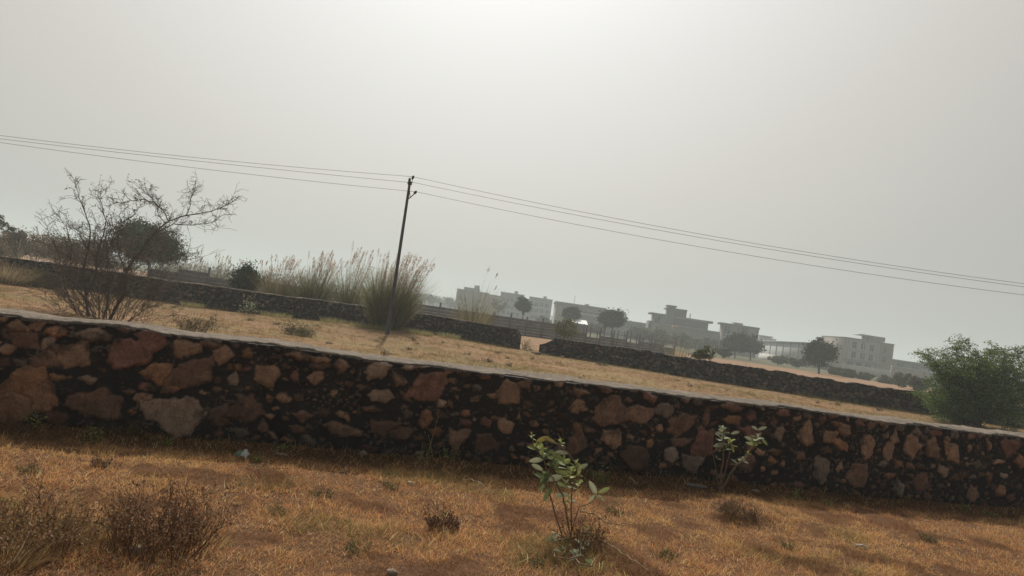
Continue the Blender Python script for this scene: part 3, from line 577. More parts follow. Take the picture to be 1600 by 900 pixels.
tree('leafy_tree', 'low dark tree in front of the right wing of the unfinished building', 'tree', 1149, 520, 556, 38, 150, DG, ncl=60, per=80, ls=.45, trunk=.15)
tree('leafy_tree', 'low dark tree between the unfinished building and the long pale shed', 'tree', 1173, 524, 558, 32, 152, DG, ncl=60, per=80, ls=.45, trunk=.15)
tree('round_tree', 'round-crowned dark tree standing left of the three-storey building with windows', 'tree', 1281, 530, 571, 44, 110, [(.05, .065, .035), (.07, .085, .04), (.04, .05, .03)], ncl=110, per=110, ls=.30, trunk=.16, flatb=.1)
tree('hazy_tree', 'small hazy tree in front of the pale apartment block', 'tree', 779, 469, 489, 22, 240, DG, ncl=30, per=40, ls=.45, trunk=.2)
tree('light_bush', 'light green bush growing through the panel fence right of the wall gap', 'bush', 883, 499, 534, 36, 60, YG, ncl=50, per=70, ls=.13, trunk=.04)
tree('leafy_bush', 'green leafy bush growing behind the right stretch of rubble wall', 'bush', 1098, 542, 567, 38, 40.5, [(.12, .13, .05), (.20, .20, .09), (.08, .095, .04)], ncl=40, per=26, ls=.12, trunk=.025, flatb=.2)
tree('grey_bush', 'greyish bush behind the fence at the far left under the smoky sky', 'bush', 22, 352, 412, 50, 66, [(.13, .12, .085), (.16, .14, .09), (.11, .105, .07)], 'far left scrub bushes', ncl=90, per=90, ls=.20, yb=1, trunk=.05)
LB = [(58, 362, 414, 62, 70, 'brownish bush second from the left edge on the horizon'), (88, 362, 420, 62, 60, 'scrub bush behind the left branches of the bare thorn bush'), (-8, 362, 412, 66, 62, 'scrub bush cut by the left picture edge'), (120, 366, 426, 60, 56, 'scrub bush hidden behind the middle of the bare thorn bush'), (160, 372, 434, 60, 54, 'scrub bush behind the right stems of the bare thorn bush')]
for x, yt, ybm, w_, D_, lb in LB: tree('scrub_bush', lb, 'bush', x, yt, ybm, w_, D_, [(.20, .155, .09), (.26, .20, .12), (.15, .13, .08)], 'far left scrub bushes', ncl=60, per=60, ls=.15, trunk=.05)
tree('olive_bush', 'olive green bush against the wall at the left, beside the bare thorn bush', 'bush', 62, 418, 458, 64, 32.5, [(.13, .13, .055), (.18, .16, .07), (.09, .10, .045)], ncl=60, per=80, ls=.07, trunk=.03, flatb=.1)
reeds('dry_grass_clump', 'dry brown leaning grass clump at the left picture edge below the wall', 12, 31.5, 52, 90, 1300, 0, None, cols=[(.36, .27, .16), (.24, .18, .10), (.15, .13, .07), (.45, .36, .24)], tilt=(.3, 0), spread=.6)
reeds('dry_grass_clump', 'second dry grass clump rising behind the broken left wall', 40, 42, 36, 100, 900, 2, None, cols=[(.34, .27, .14), (.24, .20, .10), (.40, .33, .19)], spread=.5)
reeds('plume_grass', 'single tall plume standing behind the far left bushes', 27, 60, 62, 10, 40, 2, None, spread=.1, plen=1.4)
reeds('plume_grass', 'tall slender plume rising through the bare thorn bush', 117, 40, 110, 12, 40, 1, None, spread=.05, plen=1.0)
# band of scrub in front of the far buildings
k_ = 0
for x, yt, ybm, w_, D_, lb in ((1000, 512, 530, 40, 190, 'blue-green hedge bush at the foot of the low annex'), (1035, 516, 538, 44, 190, 'blue-green hedge bush under the concrete tower'), (1070, 522, 543, 44, 185, 'hedge bush under the middle of the unfinished building'), (1105, 530, 551, 44, 180, 'hedge bush left of the low dark tree'),
    (1216, 556, 568, 30, 140, 'scrub bush at the foot of the long shed'), (1245, 560, 572, 28, 135, 'scrub bush left of the round-crowned tree'), (1305, 574, 586, 24, 120, 'scrub bush right of the round-crowned tree'), (1325, 576, 590, 26, 115, 'scrub bush below the left windows of the three-storey building'), (1352, 583, 594, 24, 115, 'scrub bush below the right windows of the three-storey building'),
    (1385, 588, 600, 22, 110, 'scrub bush below the right corner of the three-storey building'), (1410, 583, 604, 26, 95, 'scrub bush beside the long pale compound wall'), (1436, 590, 612, 30, 80, 'scrub bush left of the green thorn tree'), (1600, 596, 640, 60, 140, 'hazy tree clump at the right picture edge'), (1640, 600, 640, 60, 150, 'hazy tree clump past the right picture edge'),
    (850, 497, 510, 30, 210, 'pale scrub under the right apartment block'), (930, 506, 520, 30, 190, 'scrub bush beside the bright sheet roof'), (1130, 545, 556, 24, 120, 'low scrub in the far field below the right wing')):
    tree('scrub_bush', lb, 'bush', x, yt, ybm, w_, D_, [(.12, .13, .075), (.15, .15, .09), (.09, .105, .06)], 'scrub in front of the far buildings', ncl=50, per=60, ls=.0032*D_, trunk=.06, flatb=.0)

# far tree line on the horizon as one mass
mb = MB(); n = 9000; X = -520+rng.random(n)*1500; Y = 420+rng.random(n)*260; hh = hgt(X, Y)+rng.random(n)*(2.5+7*fbm(X*.02, Y*.02, 3, 33))
leaves(mb, np.stack([X, Y, hh], 1), 2.6, pal(DG, n), .8); o = mb.build('distant_trees', M_farleaf); tag(o, 'low hazy tree line along the horizon behind the buildings', 'trees', kind='stuff')

# ------------------------------------------------------------------ bare thorn bush (left)
BC = (.13, .105, .088)
tb = thing('thorn_bush', 'large bare thorn bush with tangled grey twigs and one limb arching right', 'bush', PZ(175, 506)); mb = MB(); tips = []
def pp(lst, Y=21.0): return [P(x, y, Y+(d if len(t_) > 2 else 0)) for t_ in lst for (x, y, d) in [(t_[0], t_[1], t_[2] if len(t_) > 2 else 0)]]
stems = [([(170, 505), (180, 482), (197, 457), (197, 425), (204, 412), (222, 388), (240, 366), (262, 346), (290, 338), (330, 330), (352, 322), (367, 312)], .05),
 ([(222, 388, .0), (232, 372, .2), (250, 360, .4), (272, 350, .5), (300, 352, .6), (330, 348, .7), (348, 336, .8)], .026),
 ([(264, 346), (255, 330), (240, 315), (222, 312), (196, 316), (178, 318)], .018),
 ([(258, 348), (250, 338, .3), (245, 322, .3), (233, 304, .2), (222, 296, .2)], .014),
 ([(290, 338), (296, 322), (300, 306), (303, 300)], .012),
 ([(140, 502), (136, 470), (130, 440), (130, 415), (138, 390), (142, 360), (134, 335), (124, 308), (117, 283)], .04),
 ([(136, 460), (150, 425), (152, 400), (160, 370), (166, 345), (158, 318), (156, 300)], .026),
 ([(197, 425), (186, 400), (184, 375), (190, 350), (186, 335)], .024),
 ([(160, 505), (168, 470), (172, 440), (165, 405), (178, 370), (196, 345), (214, 330)], .024),
 ([(125, 500), (108, 465), (98, 430), (92, 400), (82, 370), (66, 345)], .020),
 ([(130, 500), (112, 480), (95, 460), (84, 440)], .014), ([(190, 508), (215, 492), (232, 470), (238, 455)], .016),
 ([(185, 508), (205, 500), (222, 485), (236, 480)], .012), ([(150, 505), (140, 480), (118, 450), (110, 420), (112, 385), (104, 355), (90, 335)], .018),
 ([(197, 457), (225, 452), (250, 446), (275, 452)], .014), ([(240, 366), (262, 372), (282, 385), (300, 398)], .012), ([(204, 412), (232, 398), (262, 392), (292, 402)], .012)]
for lst, r0 in stems:
    dd = random.uniform(-.5, .5) if len(lst[0]) < 3 else 0
    pts = pp([(q[0], q[1], (q[2] if len(q) > 2 else 0)+dd*i/len(lst)) for i, q in enumerate(lst)])
    out = limb(mb, pts, r0, .006, 5, BC, wob=.012, sub=3)
    for i in range(3, len(out)):
        hz = out[i].z
        for j in range(random.randint(2, 3)):
            d = (out[i]-out[i-1]).normalized(); nd = (d*.7+rv()*.7+Vector((0, 0, .25))).normalized()
            twigs(mb, out[i], nd, random.uniform(.14, .40), .0065, 2, BC, tips, spread=.8, up=.1, kids=(1, 3), minr=.0042)
# dense low tangle
for i in range(520):
    x = min(292, max(72, random.gauss(168, 52))); yy = random.uniform(365, 500)+abs(x-168)*.10; q = P(x, min(yy, 505), 21+random.uniform(-1.1, 1.1)); q.z = max(q.z, .02)
    d = Vector(((x-168)/90+random.gauss(0, .5), random.gauss(0, .4), random.uniform(.2, 1.2)))
    twigs(mb, q, d, random.uniform(.25, .7), .0065, 2 if i % 2 else 1, BC, tips, spread=.75, up=.05, kids=(2, 3), minr=.0036)
for i in range(34):
    x = random.gauss(165, 28); q = P(x, 503, 21); q.z = 0; q.y += random.uniform(-.6, .6); e = P(165+(x-165)*2.6, random.uniform(400, 470), q.y); twigs(mb, q, e-q, min(1.5, (e-q).length), .011, 1, BC, tips, spread=.5, up=.05, kids=(2, 4), minr=.005)
mb.build('branches', M_twig, tb)
ml = MB(); tl = [t_ for t_ in tips if P(85, 400, 21).x < t_[0].x < P(250, 400, 21).x and t_[0].z > .7]; random.shuffle(tl); tl = tl[:2600]
if tl: leaves(ml, np.array([tuple(t_[0]+rv()*.03) for t_ in tl]), .048, pal([(.19, .125, .085), (.15, .11, .075), (.13, .12, .07)], len(tl)), .6); ml.build('leaves', M_leaf, tb)

# ------------------------------------------------------------------ green thorn tree (right)
gt = thing('acacia_tree', 'bushy green thorn tree with feathery layered foliage in front of the wall at right', 'tree', PZ(1518, 664)); mb = MB(); tips = []; mainY = PZ(1518, 664).y
rt = random.Random(5)
ends = [(1446, 552), (1455, 570), (1470, 556), (1492, 548), (1508, 538), (1530, 552), (1552, 545), (1570, 552), (1592, 550), (1612, 560), (1632, 575), (1645, 598), (1622, 610), (1600, 585), (1575, 575), (1545, 570), (1515, 565), (1488, 575), (1462, 592), (1450, 612), (1462, 634), (1470, 640), (1492, 620), (1530, 610), (1565, 615), (1600, 632), (1632, 640), (1585, 648), (1555, 640), (1510, 640), (1480, 655), (1500, 595), (1560, 595), (1590, 605), (1475, 610), (1540, 585), (1620, 590), (1610, 652), (1520, 578), (1580, 560), (1460, 625), (1495, 633), (1545, 628), (1470, 575), (1605, 620)]
base0 = PZ(1518, 666)
for i, (x, y) in enumerate(ends*2):
    Yd = mainY+rt.uniform(-1.5, 1.5)*(1 if i >= len(ends) else .6); e = P(x+rt.uniform(-5, 5), y+rt.uniform(-2, 6), Yd); bs = base0+Vector((rt.uniform(-.35, .35), rt.uniform(-.2, .2), -.05))
    m_ = bs.lerp(e, .45)+Vector((0, 0, .12*(e-bs).length))-Vector(((e.x-bs.x)*.15, 0, 0))
    out = limb(mb, [bs, m_, e], .035 if i % 5 == 0 else .018, .006, 4, (.055, .042, .034), wob=.03, sub=5)
    for k_ in range(4, len(out)):
        for j in range(2):
            d = (out[k_]-out[k_-1]).normalized(); nd = (d+rv()*.7); nd.z *= .6; twigs(mb, out[k_], nd, rt.uniform(.25, .5), .008, 1, (.055, .042, .034), tips, spread=.6, up=.05, kids=(2, 3), minr=.005)
mb.build('trunk', M_twig, gt)
ml = MB(); per = 9; T_ = np.array([tuple(t_[0]) for t_ in tips]); Dn = np.array([tuple(t_[1]) for t_ in tips]); idx = np.repeat(np.arange(len(T_)), per)
off = rng.normal(size=(len(idx), 3))*np.array([.10, .10, .045]); tone = (.6+.8*rng.random(len(T_)))[idx][:, None]
leaves(ml, T_[idx]+off, .085, pal([(.13, .20, .055), (.18, .25, .075), (.08, .13, .038)], len(idx))*tone, .42, dirs=Dn[idx]*np.array([1, 1, .3])); ml.build('foliage', M_leaf, gt)
print('acacia leaves', len(idx))

# ------------------------------------------------------------------ buildings
def facade(mb, X0, X1, Z0, Z1, Y, ops, dep, back, c):
    xs = sorted({X0, X1, *[o[0] for o in ops], *[o[1] for o in ops]}); zs = sorted({Z0, Z1, *[o[2] for o in ops], *[o[3] for o in ops]})
    for i in range(len(xs)-1):
        for j in range(len(zs)-1):
            xm, zm = (xs[i]+xs[i+1])/2, (zs[j]+zs[j+1])/2
            if any(o[0] < xm < o[1] and o[2] < zm < o[3] for o in ops): continue
            mb.add([(xs[i], Y, zs[j]), (xs[i+1], Y, zs[j]), (xs[i+1], Y, zs[j+1]), (xs[i], Y, zs[j+1])], [(0, 1, 2, 3)], c)
    for a_, b_, z0, z1 in ops:
        v = [(a_, Y, z0), (b_, Y, z0), (b_, Y, z1), (a_, Y, z1)]; w_ = [(q[0], Y+dep, q[2]) for q in v]
        mb.add(v+w_, [(0, 4, 5, 1), (1, 5, 6, 2), (2, 6, 7, 3), (3, 7, 4, 0)], c)
    B = Y+back; mb.add([(X0, Y, Z0), (X0, Y, Z1), (X0, B, Z1), (X0, B, Z0), (X1, Y, Z0), (X1, Y, Z1), (X1, B, Z1), (X1, B, Z0)], [(0, 1, 2, 3), (7, 6, 5, 4), (1, 5, 6, 2), (3, 2, 6, 7)], c)
class Bld:
    def __init__(s, name, label, x, D, group=None): s.D = D; s.o = thing(name, label, 'building', (colx(x, D, 3), D, 0), group)
    def X(s, x, D=None): D = D or s.D; return colx(x, D, 5)
    def Z(s, x, y, D=None): return P(x, y, D or s.D).z
    def block(s, x0, x1, xr, yt, c, yb=None, wins=(), dY=0, back=12, part='wall', wc=None):
        """x0..x1 photo columns, roof at pixel (xr, yt); wins: (col_px, row_y_px at that col, w_m, h_m)"""
        D = s.D+dY; X0, X1 = s.X(x0, D), s.X(x1, D); Z1 = s.Z(xr, yt, D); Z0 = -.3 if yb is None else s.Z(xr, yb, D)
        ops = []
        for wx_, wy_, ww, wh in wins:
            q = P(wx_, wy_, D); a_, b_, z0, z1 = q.x-ww/2, q.x+ww/2, q.z-wh/2, q.z+wh/2
            if a_ > X0+.1 and b_ < X1-.1 and z0 > Z0 and z1 < Z1-.1 and not any(a_ < o[1] and b_ > o[0] and z0 < o[3] and z1 > o[2] for o in ops): ops.append((a_, b_, z0, z1))
        mb = MB(); facade(mb, X0, X1, Z0, Z1, D, ops, .25, back, c); mb.build(part, M_attr, s.o)
        for a_, b_, z0, z1 in ops:
            w = MB(); w.box(a_, b_, D+.2, D+.26, z0, z1); f = w.build('window', M_glass, s.o)
            w = MB(); m_ = (a_+b_)/2; w.box(m_-.025, m_+.025, D+.14, D+.197, z0, z1, (.3, .3, .3)); w.box(a_, b_, D+.14, D+.197, z0+(z1-z0)*.62, z0+(z1-z0)*.62+.04, (.2, .2, .2)); w.build('frame', M_attr, f)
        return X0, X1, Z0, Z1
    def slab(s, x0, x1, xr, yt, th, c, dY=-1.2, back=14, part='roof'):
        D = s.D+dY; mb = MB(); Z = s.Z(xr, yt, D); mb.box(s.X(x0, D), s.X(x1, D), D, D+back, Z-th, Z, c); mb.build(part, M_attr, s.o)
def grid(xs, y0, rows, dy, w, h, sl=.1459): return [(x, y0+(x-xs[0])*sl+r*dy, w, h) for x in xs for r in range(rows)]
CW, CB, CC, CP = (.30, .285, .275), (.26, .225, .20), (.15, .145, .145), (.30, .27, .24)
# farthest apartments
b = Bld('apartment_block', 'hazy apartment block with rooftop water tank behind the slim reed clump', 735, 330)
b.block(711.5, 760, 735, 454.5, CB, wins=grid([718, 727, 750], 466, 3, 10.5, 1.4, 1.5)); b.slab(711, 761, 735, 453.6, .35, CW); b.block(722, 746, 735, 449.5, (.17, .25, .25), yb=454.5, dY=2, back=6, part='roof_room'); b.block(737.5, 745, 741, 445.5, CB, yb=451.5, dY=3, back=4, part='water_tank')
b = Bld('apartment_block', 'long pale apartment block with stepped roof behind the slim upright tree', 800, 335)
b.block(760, 779, 770, 460.5, CW, wins=grid([772, 776.5], 468, 3, 10.5, 1.3, 1.4)); b.block(779.3, 815, 797, 458.6, CW, dY=-1, wins=grid([787, 794, 801, 809], 467.5, 4, 10.4, 1.5, 1.5)); b.slab(778.5, 816, 797, 457.6, .3, CP, dY=-2)
b.block(815.3, 825, 820, 466, CP, wins=()); b.block(825.3, 860, 843, 466.5, CW, dY=-2, wins=grid([831, 838, 846, 855], 474, 3, 10.4, 1.6, 1.5)); b.slab(824.5, 861, 843, 465.3, .3, CP, dY=-3)
b.block(800, 805.5, 803, 454.5, CP, yb=459, dY=3, back=4, part='roof_room'); b.block(845.5, 850.5, 848, 462.5, CP, yb=467, dY=3, back=4, part='roof_room')
# warehouse
b = Bld('warehouse', 'long grey warehouse with sloping roofline and roof antenna, left of the unfinished building', 905, 270)
b.block(867, 945, 905, 477.6, CB, wins=grid([903, 912, 921, 930, 939], 487.5, 1, 10, 2.0, 1.3)); b.slab(866, 945.5, 905, 475.6, .9, CC, dY=-.5); b.slab(902, 937, 920, 490.5, .9, CW, dY=-3, back=3, part='canopy')
b.block(911.5, 917.5, 914, 474.8, CP, yb=478, dY=4, back=4, part='roof_room'); mb = MB(); q = P(897, 474, 272); mb.tube([(q.x, 272, q.z-.5), (q.x, 272, q.z+2.9)], .07, 4); mb.build('antenna', M_metal, b.o)
b = Bld('annex_building', 'low grey annex between the spreading tree and the unfinished building', 985, 268)
b.block(945.5, 1010, 978, 501.2, CC, wins=grid([985, 992, 999], 508, 1, 10, 1.8, 1.2)); b.slab(945.2, 1010, 978, 500.4, .3, CB, dY=-.6)
b = Bld('small_shed', 'small shed with a bright reflecting sheet roof behind the fence posts', 909, 150)
X0, X1, Z0, Z1 = b.block(899, 919, 909, 506.5, CC, back=3)
mb = MB(); mb.add([(X0-.3, 149.6, Z1+.05), (X1+.3, 149.6, Z1+.05), (X1+.3, 154, Z1+.9), (X0-.3, 154, Z1+.9)], [(0, 1, 2, 3)]); mb.add([(X0-.3, 149.6, Z1-.02), (X1+.3, 149.6, Z1-.02), (X1+.3, 154, Z1+.83), (X0-.3, 154, Z1+.83)], [(3, 2, 1, 0)]); mb.build('roof', M_white, b.o)
# unfinished concrete complex
b = Bld('unfinished_building', 'wide unfinished concrete building with a stepped tower and cantilevered slabs', 1060, 240)
UC = (.25, .215, .195); UD = (.14, .135, .135)
b.block(1019.5, 1038, 1026, 490.4, UC, back=4.5, wins=[(1022, 498, 1.3, 2.5), (1027.5, 499, 1.3, 2.5), (1032, 500, 1.3, 2.5), (1026, 510, 1.2, 2.0), (1031, 511, 1.2, 2.0)])
b.slab(1014.5, 1038.2, 1024, 488.6, .6, UD, back=5.5); b.block(1012.5, 1019.2, 1012, 500.4, UD, wins=[(1016, 507, .7, 1.6)], dY=1, back=4, part='annex')
b.block(1039.5, 1051.5, 1045, 477.6, UD, dY=-.6, back=3); b.slab(1039, 1053, 1045, 476.3, .45, UC, dY=-1.6, back=4.5, part='tower_roof'); b.slab(1036.5, 1040, 1037.5, 480.5, .4, UC, dY=-1.8, back=4, part='balcony_slab')
b.block(1051.8, 1069, 1060, 483.8, UD, yb=496.5, wins=[(1064.5, 491.4, 1.1, 3.0)], dY=0, back=1.2, part='roof_room'); b.slab(1051.7, 1069.6, 1060, 482.4, .4, UC, dY=-.8, back=3, part='roof_room_slab')
b.block(1051.8, 1104.5, 1078, 499.2, UD, dY=-.3, back=6, wins=()); b.slab(1051.9, 1111.5, 1080, 497.6, .7, UC, dY=-1.6, back=7); b.slab(1036, 1106, 1070, 510.2, .35, CP, dY=-2.2, back=1.8, part='floor_slab')
b.block(1022, 1127, 1080, 512.2, UC, dY=-.9, back=4, wins=[(x, 512+6.5+(x-1080)*.1459, 1.7, 2.5) for x in (1049, 1056, 1064, 1070, 1078, 1090, 1097, 1108, 1119)])
b.slab(1040, 1128, 1085, 527, .35, CP, dY=-3, back=2, part='floor_slab')
for x, y in ((1072, 497), (1078.5, 498)):
    mb = MB(); q = P(x, y, 239); mb.box(q.x-.12, q.x+.12, 239.5, 239.8, q.z-1, q.z+1.6, UD); mb.build('column_stub', M_attr, b.o)
b = Bld('unfinished_building', 'right wing of unfinished concrete building with an open column frame at its end', 1152, 236)
b.block(1127.5, 1179, 1150, 508.6, UC, back=3.5, wins=[(1131.5, 515, 2.0, 2.5), (1136, 515.5, 2.0, 2.5), (1144, 516, 1.9, 2.3), (1164, 518.5, 2.0, 2.6), (1173, 520, 2.0, 2.6), (1131.5, 527.5, 1.8, 2.2), (1166, 531, 2.0, 2.5)])
b.slab(1125, 1184.5, 1151, 507, .6, UD, back=5); b.block(1144, 1157.5, 1150, 504, UC, yb=508, dY=-1.5, back=3, part='roof_room'); b.slab(1178, 1184, 1181, 527, .4, UD, dY=-1, back=5, part='floor_slab')
for dy in (0, 1.6, 3.2):
    mb = MB(); X = b.X(1182.5); mb.box(X-.2, X+.2, 236+dy, 236.4+dy, -.2, b.Z(1182, 512.2), UD); mb.build('column', M_attr, b.o)
b = Bld('white_house', 'small pale rooftop of a far house between the unfinished wing and the long shed', 1197, 340)
b.block(1184, 1211, 1197, 527.6, (.5, .49, .47), wins=grid([1189, 1197, 1205], 532, 1, 9, 1.4, 1.4)); b.slab(1188, 1206, 1197, 524.6, .5, CW); b.block(1190, 1204, 1197, 525, CW, yb=528, dY=1, back=5, part='roof_room')
# long shed receding to the left
shd = thing('long_shed', 'long pale shed with ribbed bays and dark columns left of the round-crowned tree', 'building', (colx(1225, 225, 2), 225, 0))
pA = Vector((colx(1186, 265, 3), 265)); pB = Vector((colx(1276, 186, 3), 186)); dAB = pB-pA; dn = dAB.normalized(); nn_ = Vector((dn.y, -dn.x))
if nn_.dot(pA) > 0: nn_ = -nn_
mb = MB(); nby = 7
def sq(u, off): q = pA+dAB*u-nn_*(-off); return q
def quad_wall(mb, u0, u1, z0, z1, off, th, c):
    a_, b_ = pA+dAB*u0+nn_*off, pA+dAB*u1+nn_*off; c2, d2 = b_-nn_*th, a_-nn_*th
    v = [(q.x, q.y, z) for z in (z0, z1) for q in (a_, b_, c2, d2)]; mb.add(v, [(3, 2, 1, 0), (4, 5, 6, 7), (0, 1, 5, 4), (1, 2, 6, 5), (2, 3, 7, 6), (3, 0, 4, 7)], c)
quad_wall(mb, 0, 1, -.3, 6.1, 0, 3.0, (.33, .345, .345)); mb.build('wall', M_attr, shd)
mb = MB(); quad_wall(mb, -.01, 1.01, 6.1, 6.45, .4, 3.8, (.24, .25, .26)); mb.build('roof', M_attr, shd)
for i in range(9):
    mb = MB(); quad_wall(mb, i/8-.003, i/8+.003, -.2, 6.08, .15, .14, (.14, .14, .15)); mb.build('column', M_attr, shd)
mb = MB(); quad_wall(mb, .02, .52, -.2, 2.0, .32, .1, (.5, .49, .47)); mb.build('lower_panel', M_attr, shd)
# three storey building
b = Bld('office_building', 'three-storey pale building with two rows of square windows and a rooftop room', 1355, 225)
FW, FB = (.36, .355, .36), (.27, .23, .20)
xs = [1322.7, 1335.5, 1349, 1362.3]
b.block(1319.5, 1372.3, 1345, 530.6, FW, wins=[(x, 537.2+(x-1322.7)*.17, 1.4, 1.95) for x in xs]+[(x-1.6+(1.2 if x < 1330 else 0), 552.2+(x-1322.7)*.17, 1.4, 1.95) for x in xs]+[(x, 566+(x-1322.7)*.17, 1.7, 1.1) for x in (1328, 1342, 1356)], back=17.5)
b.block(1372.5, 1393.8, 1383, 536.6, FB, dY=.3, wins=[(1382.8, 547.3, 1.1, 1.8), (1381.2, 562, 1.1, 1.8)], back=17)
mb = MB(); X0_ = b.X(1319.5); mb.box(X0_-.16, X0_-.004, 225.05, 242.4, -.3, b.Z(1319.5, 527.2), FB); mb.build('side_wall', M_attr, b.o)
b.slab(1319.0, 1372.8, 1345, 529.7, .35, (.22, .20, .185), dY=-.35, back=18, part='parapet'); b.slab(1372.9, 1394.6, 1383, 535.7, .3, (.22, .20, .185), dY=-.1, back=18, part='parapet')
b.block(1356.5, 1379, 1368, 525.4, FB, yb=533, dY=4, back=5, part='roof_room'); b.block(1349.5, 1356.3, 1353, 525, CW, yb=533, dY=5.5, back=3, part='roof_room', wins=[(1352.8, 528, .9, 1.0)]); b.slab(1342.5, 1358, 1350, 522.4, .35, (.5, .48, .45), dY=3.6, back=6, part='roof_room_slab')
for cx_ in (1322.5, 1347, 1369.5):
    mb = MB(); X_c = b.X(cx_); mb.box(X_c-.2, X_c+.2, 224.82, 224.99, -.3, b.Z(cx_, 530.6+(cx_-1345)*.1459), FB); mb.build('pilaster', M_attr, b.o)
b.slab(1319.2, 1394, 1356, 549.4, .16, (.26, .25, .25), dY=-.12, back=.115, part='floor_band')
b.slab(1316, 1386, 1350, 563.2, .3, (.28, .25, .23), dY=-1.2, back=1.0, part='ledge')
b = Bld('low_building', 'long low dark grey building right of the three-storey building', 1430, 240)
b.block(1394.5, 1462, 1425, 566.8, (.17, .17, .185), wins=grid([1399, 1407, 1417, 1430], 568.5, 1, 9, 2.4, 1.3)); b.slab(1394, 1463, 1425, 565.2, .5, (.13, .13, .14))
mb = MB(); D_ = 165; mb.box(colx(1392.5, D_, 2), colx(1470, D_, 2), D_, D_+.3, -.3, P(1415, 576, D_).z, (.36, .34, .31)); mb.box(colx(1392.5, D_, 2), colx(1470, D_, 2), D_-.08, D_+.38, P(1415, 576, D_).z+.003, P(1415, 574.8, D_).z, (.6, .6, .58)); o = mb.build('compound_wall', M_attr); tag(o, 'long pale compound wall beside the three-storey building, partly behind the green thorn tree', 'wall')
mb = MB(); D_ = 195; mb.box(colx(1317, D_, 1), colx(1392, D_, 1), D_, D_+.3, -.3, P(1355, 573.6, D_).z, (.42, .40, .37)); o = mb.build('compound_wall', M_attr); tag(o, 'stained white compound wall below the windows of the three-storey building', 'wall')
# far hazy town on the left with sheds
for x0, x1, yt, D_, cc, lb in ((652, 684, 458, 620, CC, 'hazy low factory hall far behind the plumed grass'), (668, 700, 464, 520, (.24, .28, .30), 'blue-grey far shed left of the apartment block'), (690, 706, 462.5, 560, CW, 'far pale shed with bright roof left of the apartment block'), (640, 664, 462, 560, CW, 'pale far shed closest to the plumed grass')):
    b = Bld('far_shed', lb, (x0+x1)/2, D_, 'far hazy sheds'); xm = (x0+x1)/2; b.block(x0, x1, xm, yt+2.2, cc, back=20); b.slab(x0-.5, x1+.5, xm, yt+1.6, .9, (.55, .56, .57), dY=-1, back=22)
tree('hazy_tree', 'hazy round tree left of the apartment block in the distance', 'tree', 676, 463, 477, 24, 400, DG, 'hazy far trees', ncl=30, per=40, ls=.9, trunk=.3); tree('hazy_tree', 'hazy low tree just left of the slim reed clump', 'tree', 702, 466, 482, 22, 380, DG, 'hazy far trees', ncl=30, per=40, ls=.9, trunk=.3)

# palm at the left picture edge
pt = thing('palm_tree', 'dark palm fronds cut off by the left picture edge', 'palm tree', (colx(-14, 50, 1), 50, H(-35, 50))); mb = MB(); q = P(-10, 338, 50); bq = Vector((colx(-14, 50, 1), 50, 0))
limb(mb, [bq, bq.lerp(q, .5), q], .18, .12, 6, (.08, .06, .045)); mb.build('trunk', M_twig, pt); mb = MB()
for i in range(22):
    a_ = random.random()*6.28; el = random.uniform(-.5, 1.0); d = Vector((math.cos(a_)*math.cos(el), math.sin(a_)*math.cos(el), math.sin(el))); pts = [q+d*u*.85+Vector((0, 0, -.45*u*u)) for u in np.linspace(0, 1, 6)]; mb.tube(pts, .012, 3, (.10, .10, .05), cap=False)
    nl = 40; u = rng.random(nl); pos = np.array([tuple(q+d*float(v)*.85+Vector((0, 0, -.45*float(v)**2-.03))) for v in u]); leaves(mb, pos, .28, pal([(.07, .075, .035), (.10, .095, .05)], nl), .14)
mb.build('fronds', M_leaf, pt)

# ------------------------------------------------------------------ small plants, weeds and litter
def at_ground(x, y): q = PZ(x, y); return Vector((q.x, q.y, H(q.x, q.y)))
def weed(name, label, x, y, hm, wm, n, cols, cat='weed', group=None, lc=None, nl=0, lev=2, r=.003, spread=.6, tilt=0, ls=.02, minr=.0012):
    b0 = at_ground(x, y); t = thing(name, label, cat, b0, group); mb = MB(); tips = []
    for i in range(n):
        a_ = random.random()*6.28; q = math.sqrt(random.random())*wm*.35; d = Vector((math.cos(a_)*q/wm*2.2*spread+tilt, math.sin(a_)*q/wm*2.2*spread, 1)); d += rv()*.18
        p0 = b0+Vector((math.cos(a_)*q, math.sin(a_)*q, -.01))
        if n <= 12: mb = MB()
        twigs(mb, p0, d, hm*random.uniform(.35, .8), r, lev, random.choice(cols), tips, spread=.55, up=.2, kids=(1, 3), minr=minr)
        if n <= 12: mb.build('stem', M_twig, t)
    if n > 12: mb.build('stems', M_twig, t)
    if nl and tips:
        ch = [random.choice(tips)[0]+rv()*ls*.7 for _ in range(nl)]; ml = MB(); leaves(ml, np.array([tuple(c_) for c_ in ch]), ls, pal(lc, nl), .5); ml.build('leaves', M_leaf, t)
    return t
DB2 = [(.16, .09, .055), (.11, .065, .04), (.24, .15, .08)]; DB = [(.10, .055, .035), (.13, .075, .045), (.075, .045, .03), (.22, .14, .075)]
weed('dry_weed', 'large dark brown dried weed bush in the left foreground grass', 245, 862, .30, .78, 170, DB2, 'dry weed', lc=[(.20, .10, .055), (.28, .16, .08), (.12, .07, .04)], nl=2200, lev=2, r=.003, tilt=.1, ls=.022)
weed('dry_weed', 'dried weed clump mixed with straw at the left picture edge foreground', 52, 850, .25, .80, 130, [(.18, .105, .055), (.13, .075, .045), (.34, .23, .12)], 'dry weed', lc=[(.26, .15, .07), (.15, .085, .045), (.36, .24, .12)], nl=2600, lev=2, ls=.02, tilt=.15)
weed('dry_weed', 'slanting dark dry seed stalk left of the large weed bush', 66, 790, .22, .05, 5, [(.10, .06, .045)], 'dry weed', lc=[(.10, .06, .05)], nl=90, lev=1, tilt=.35, ls=.016)
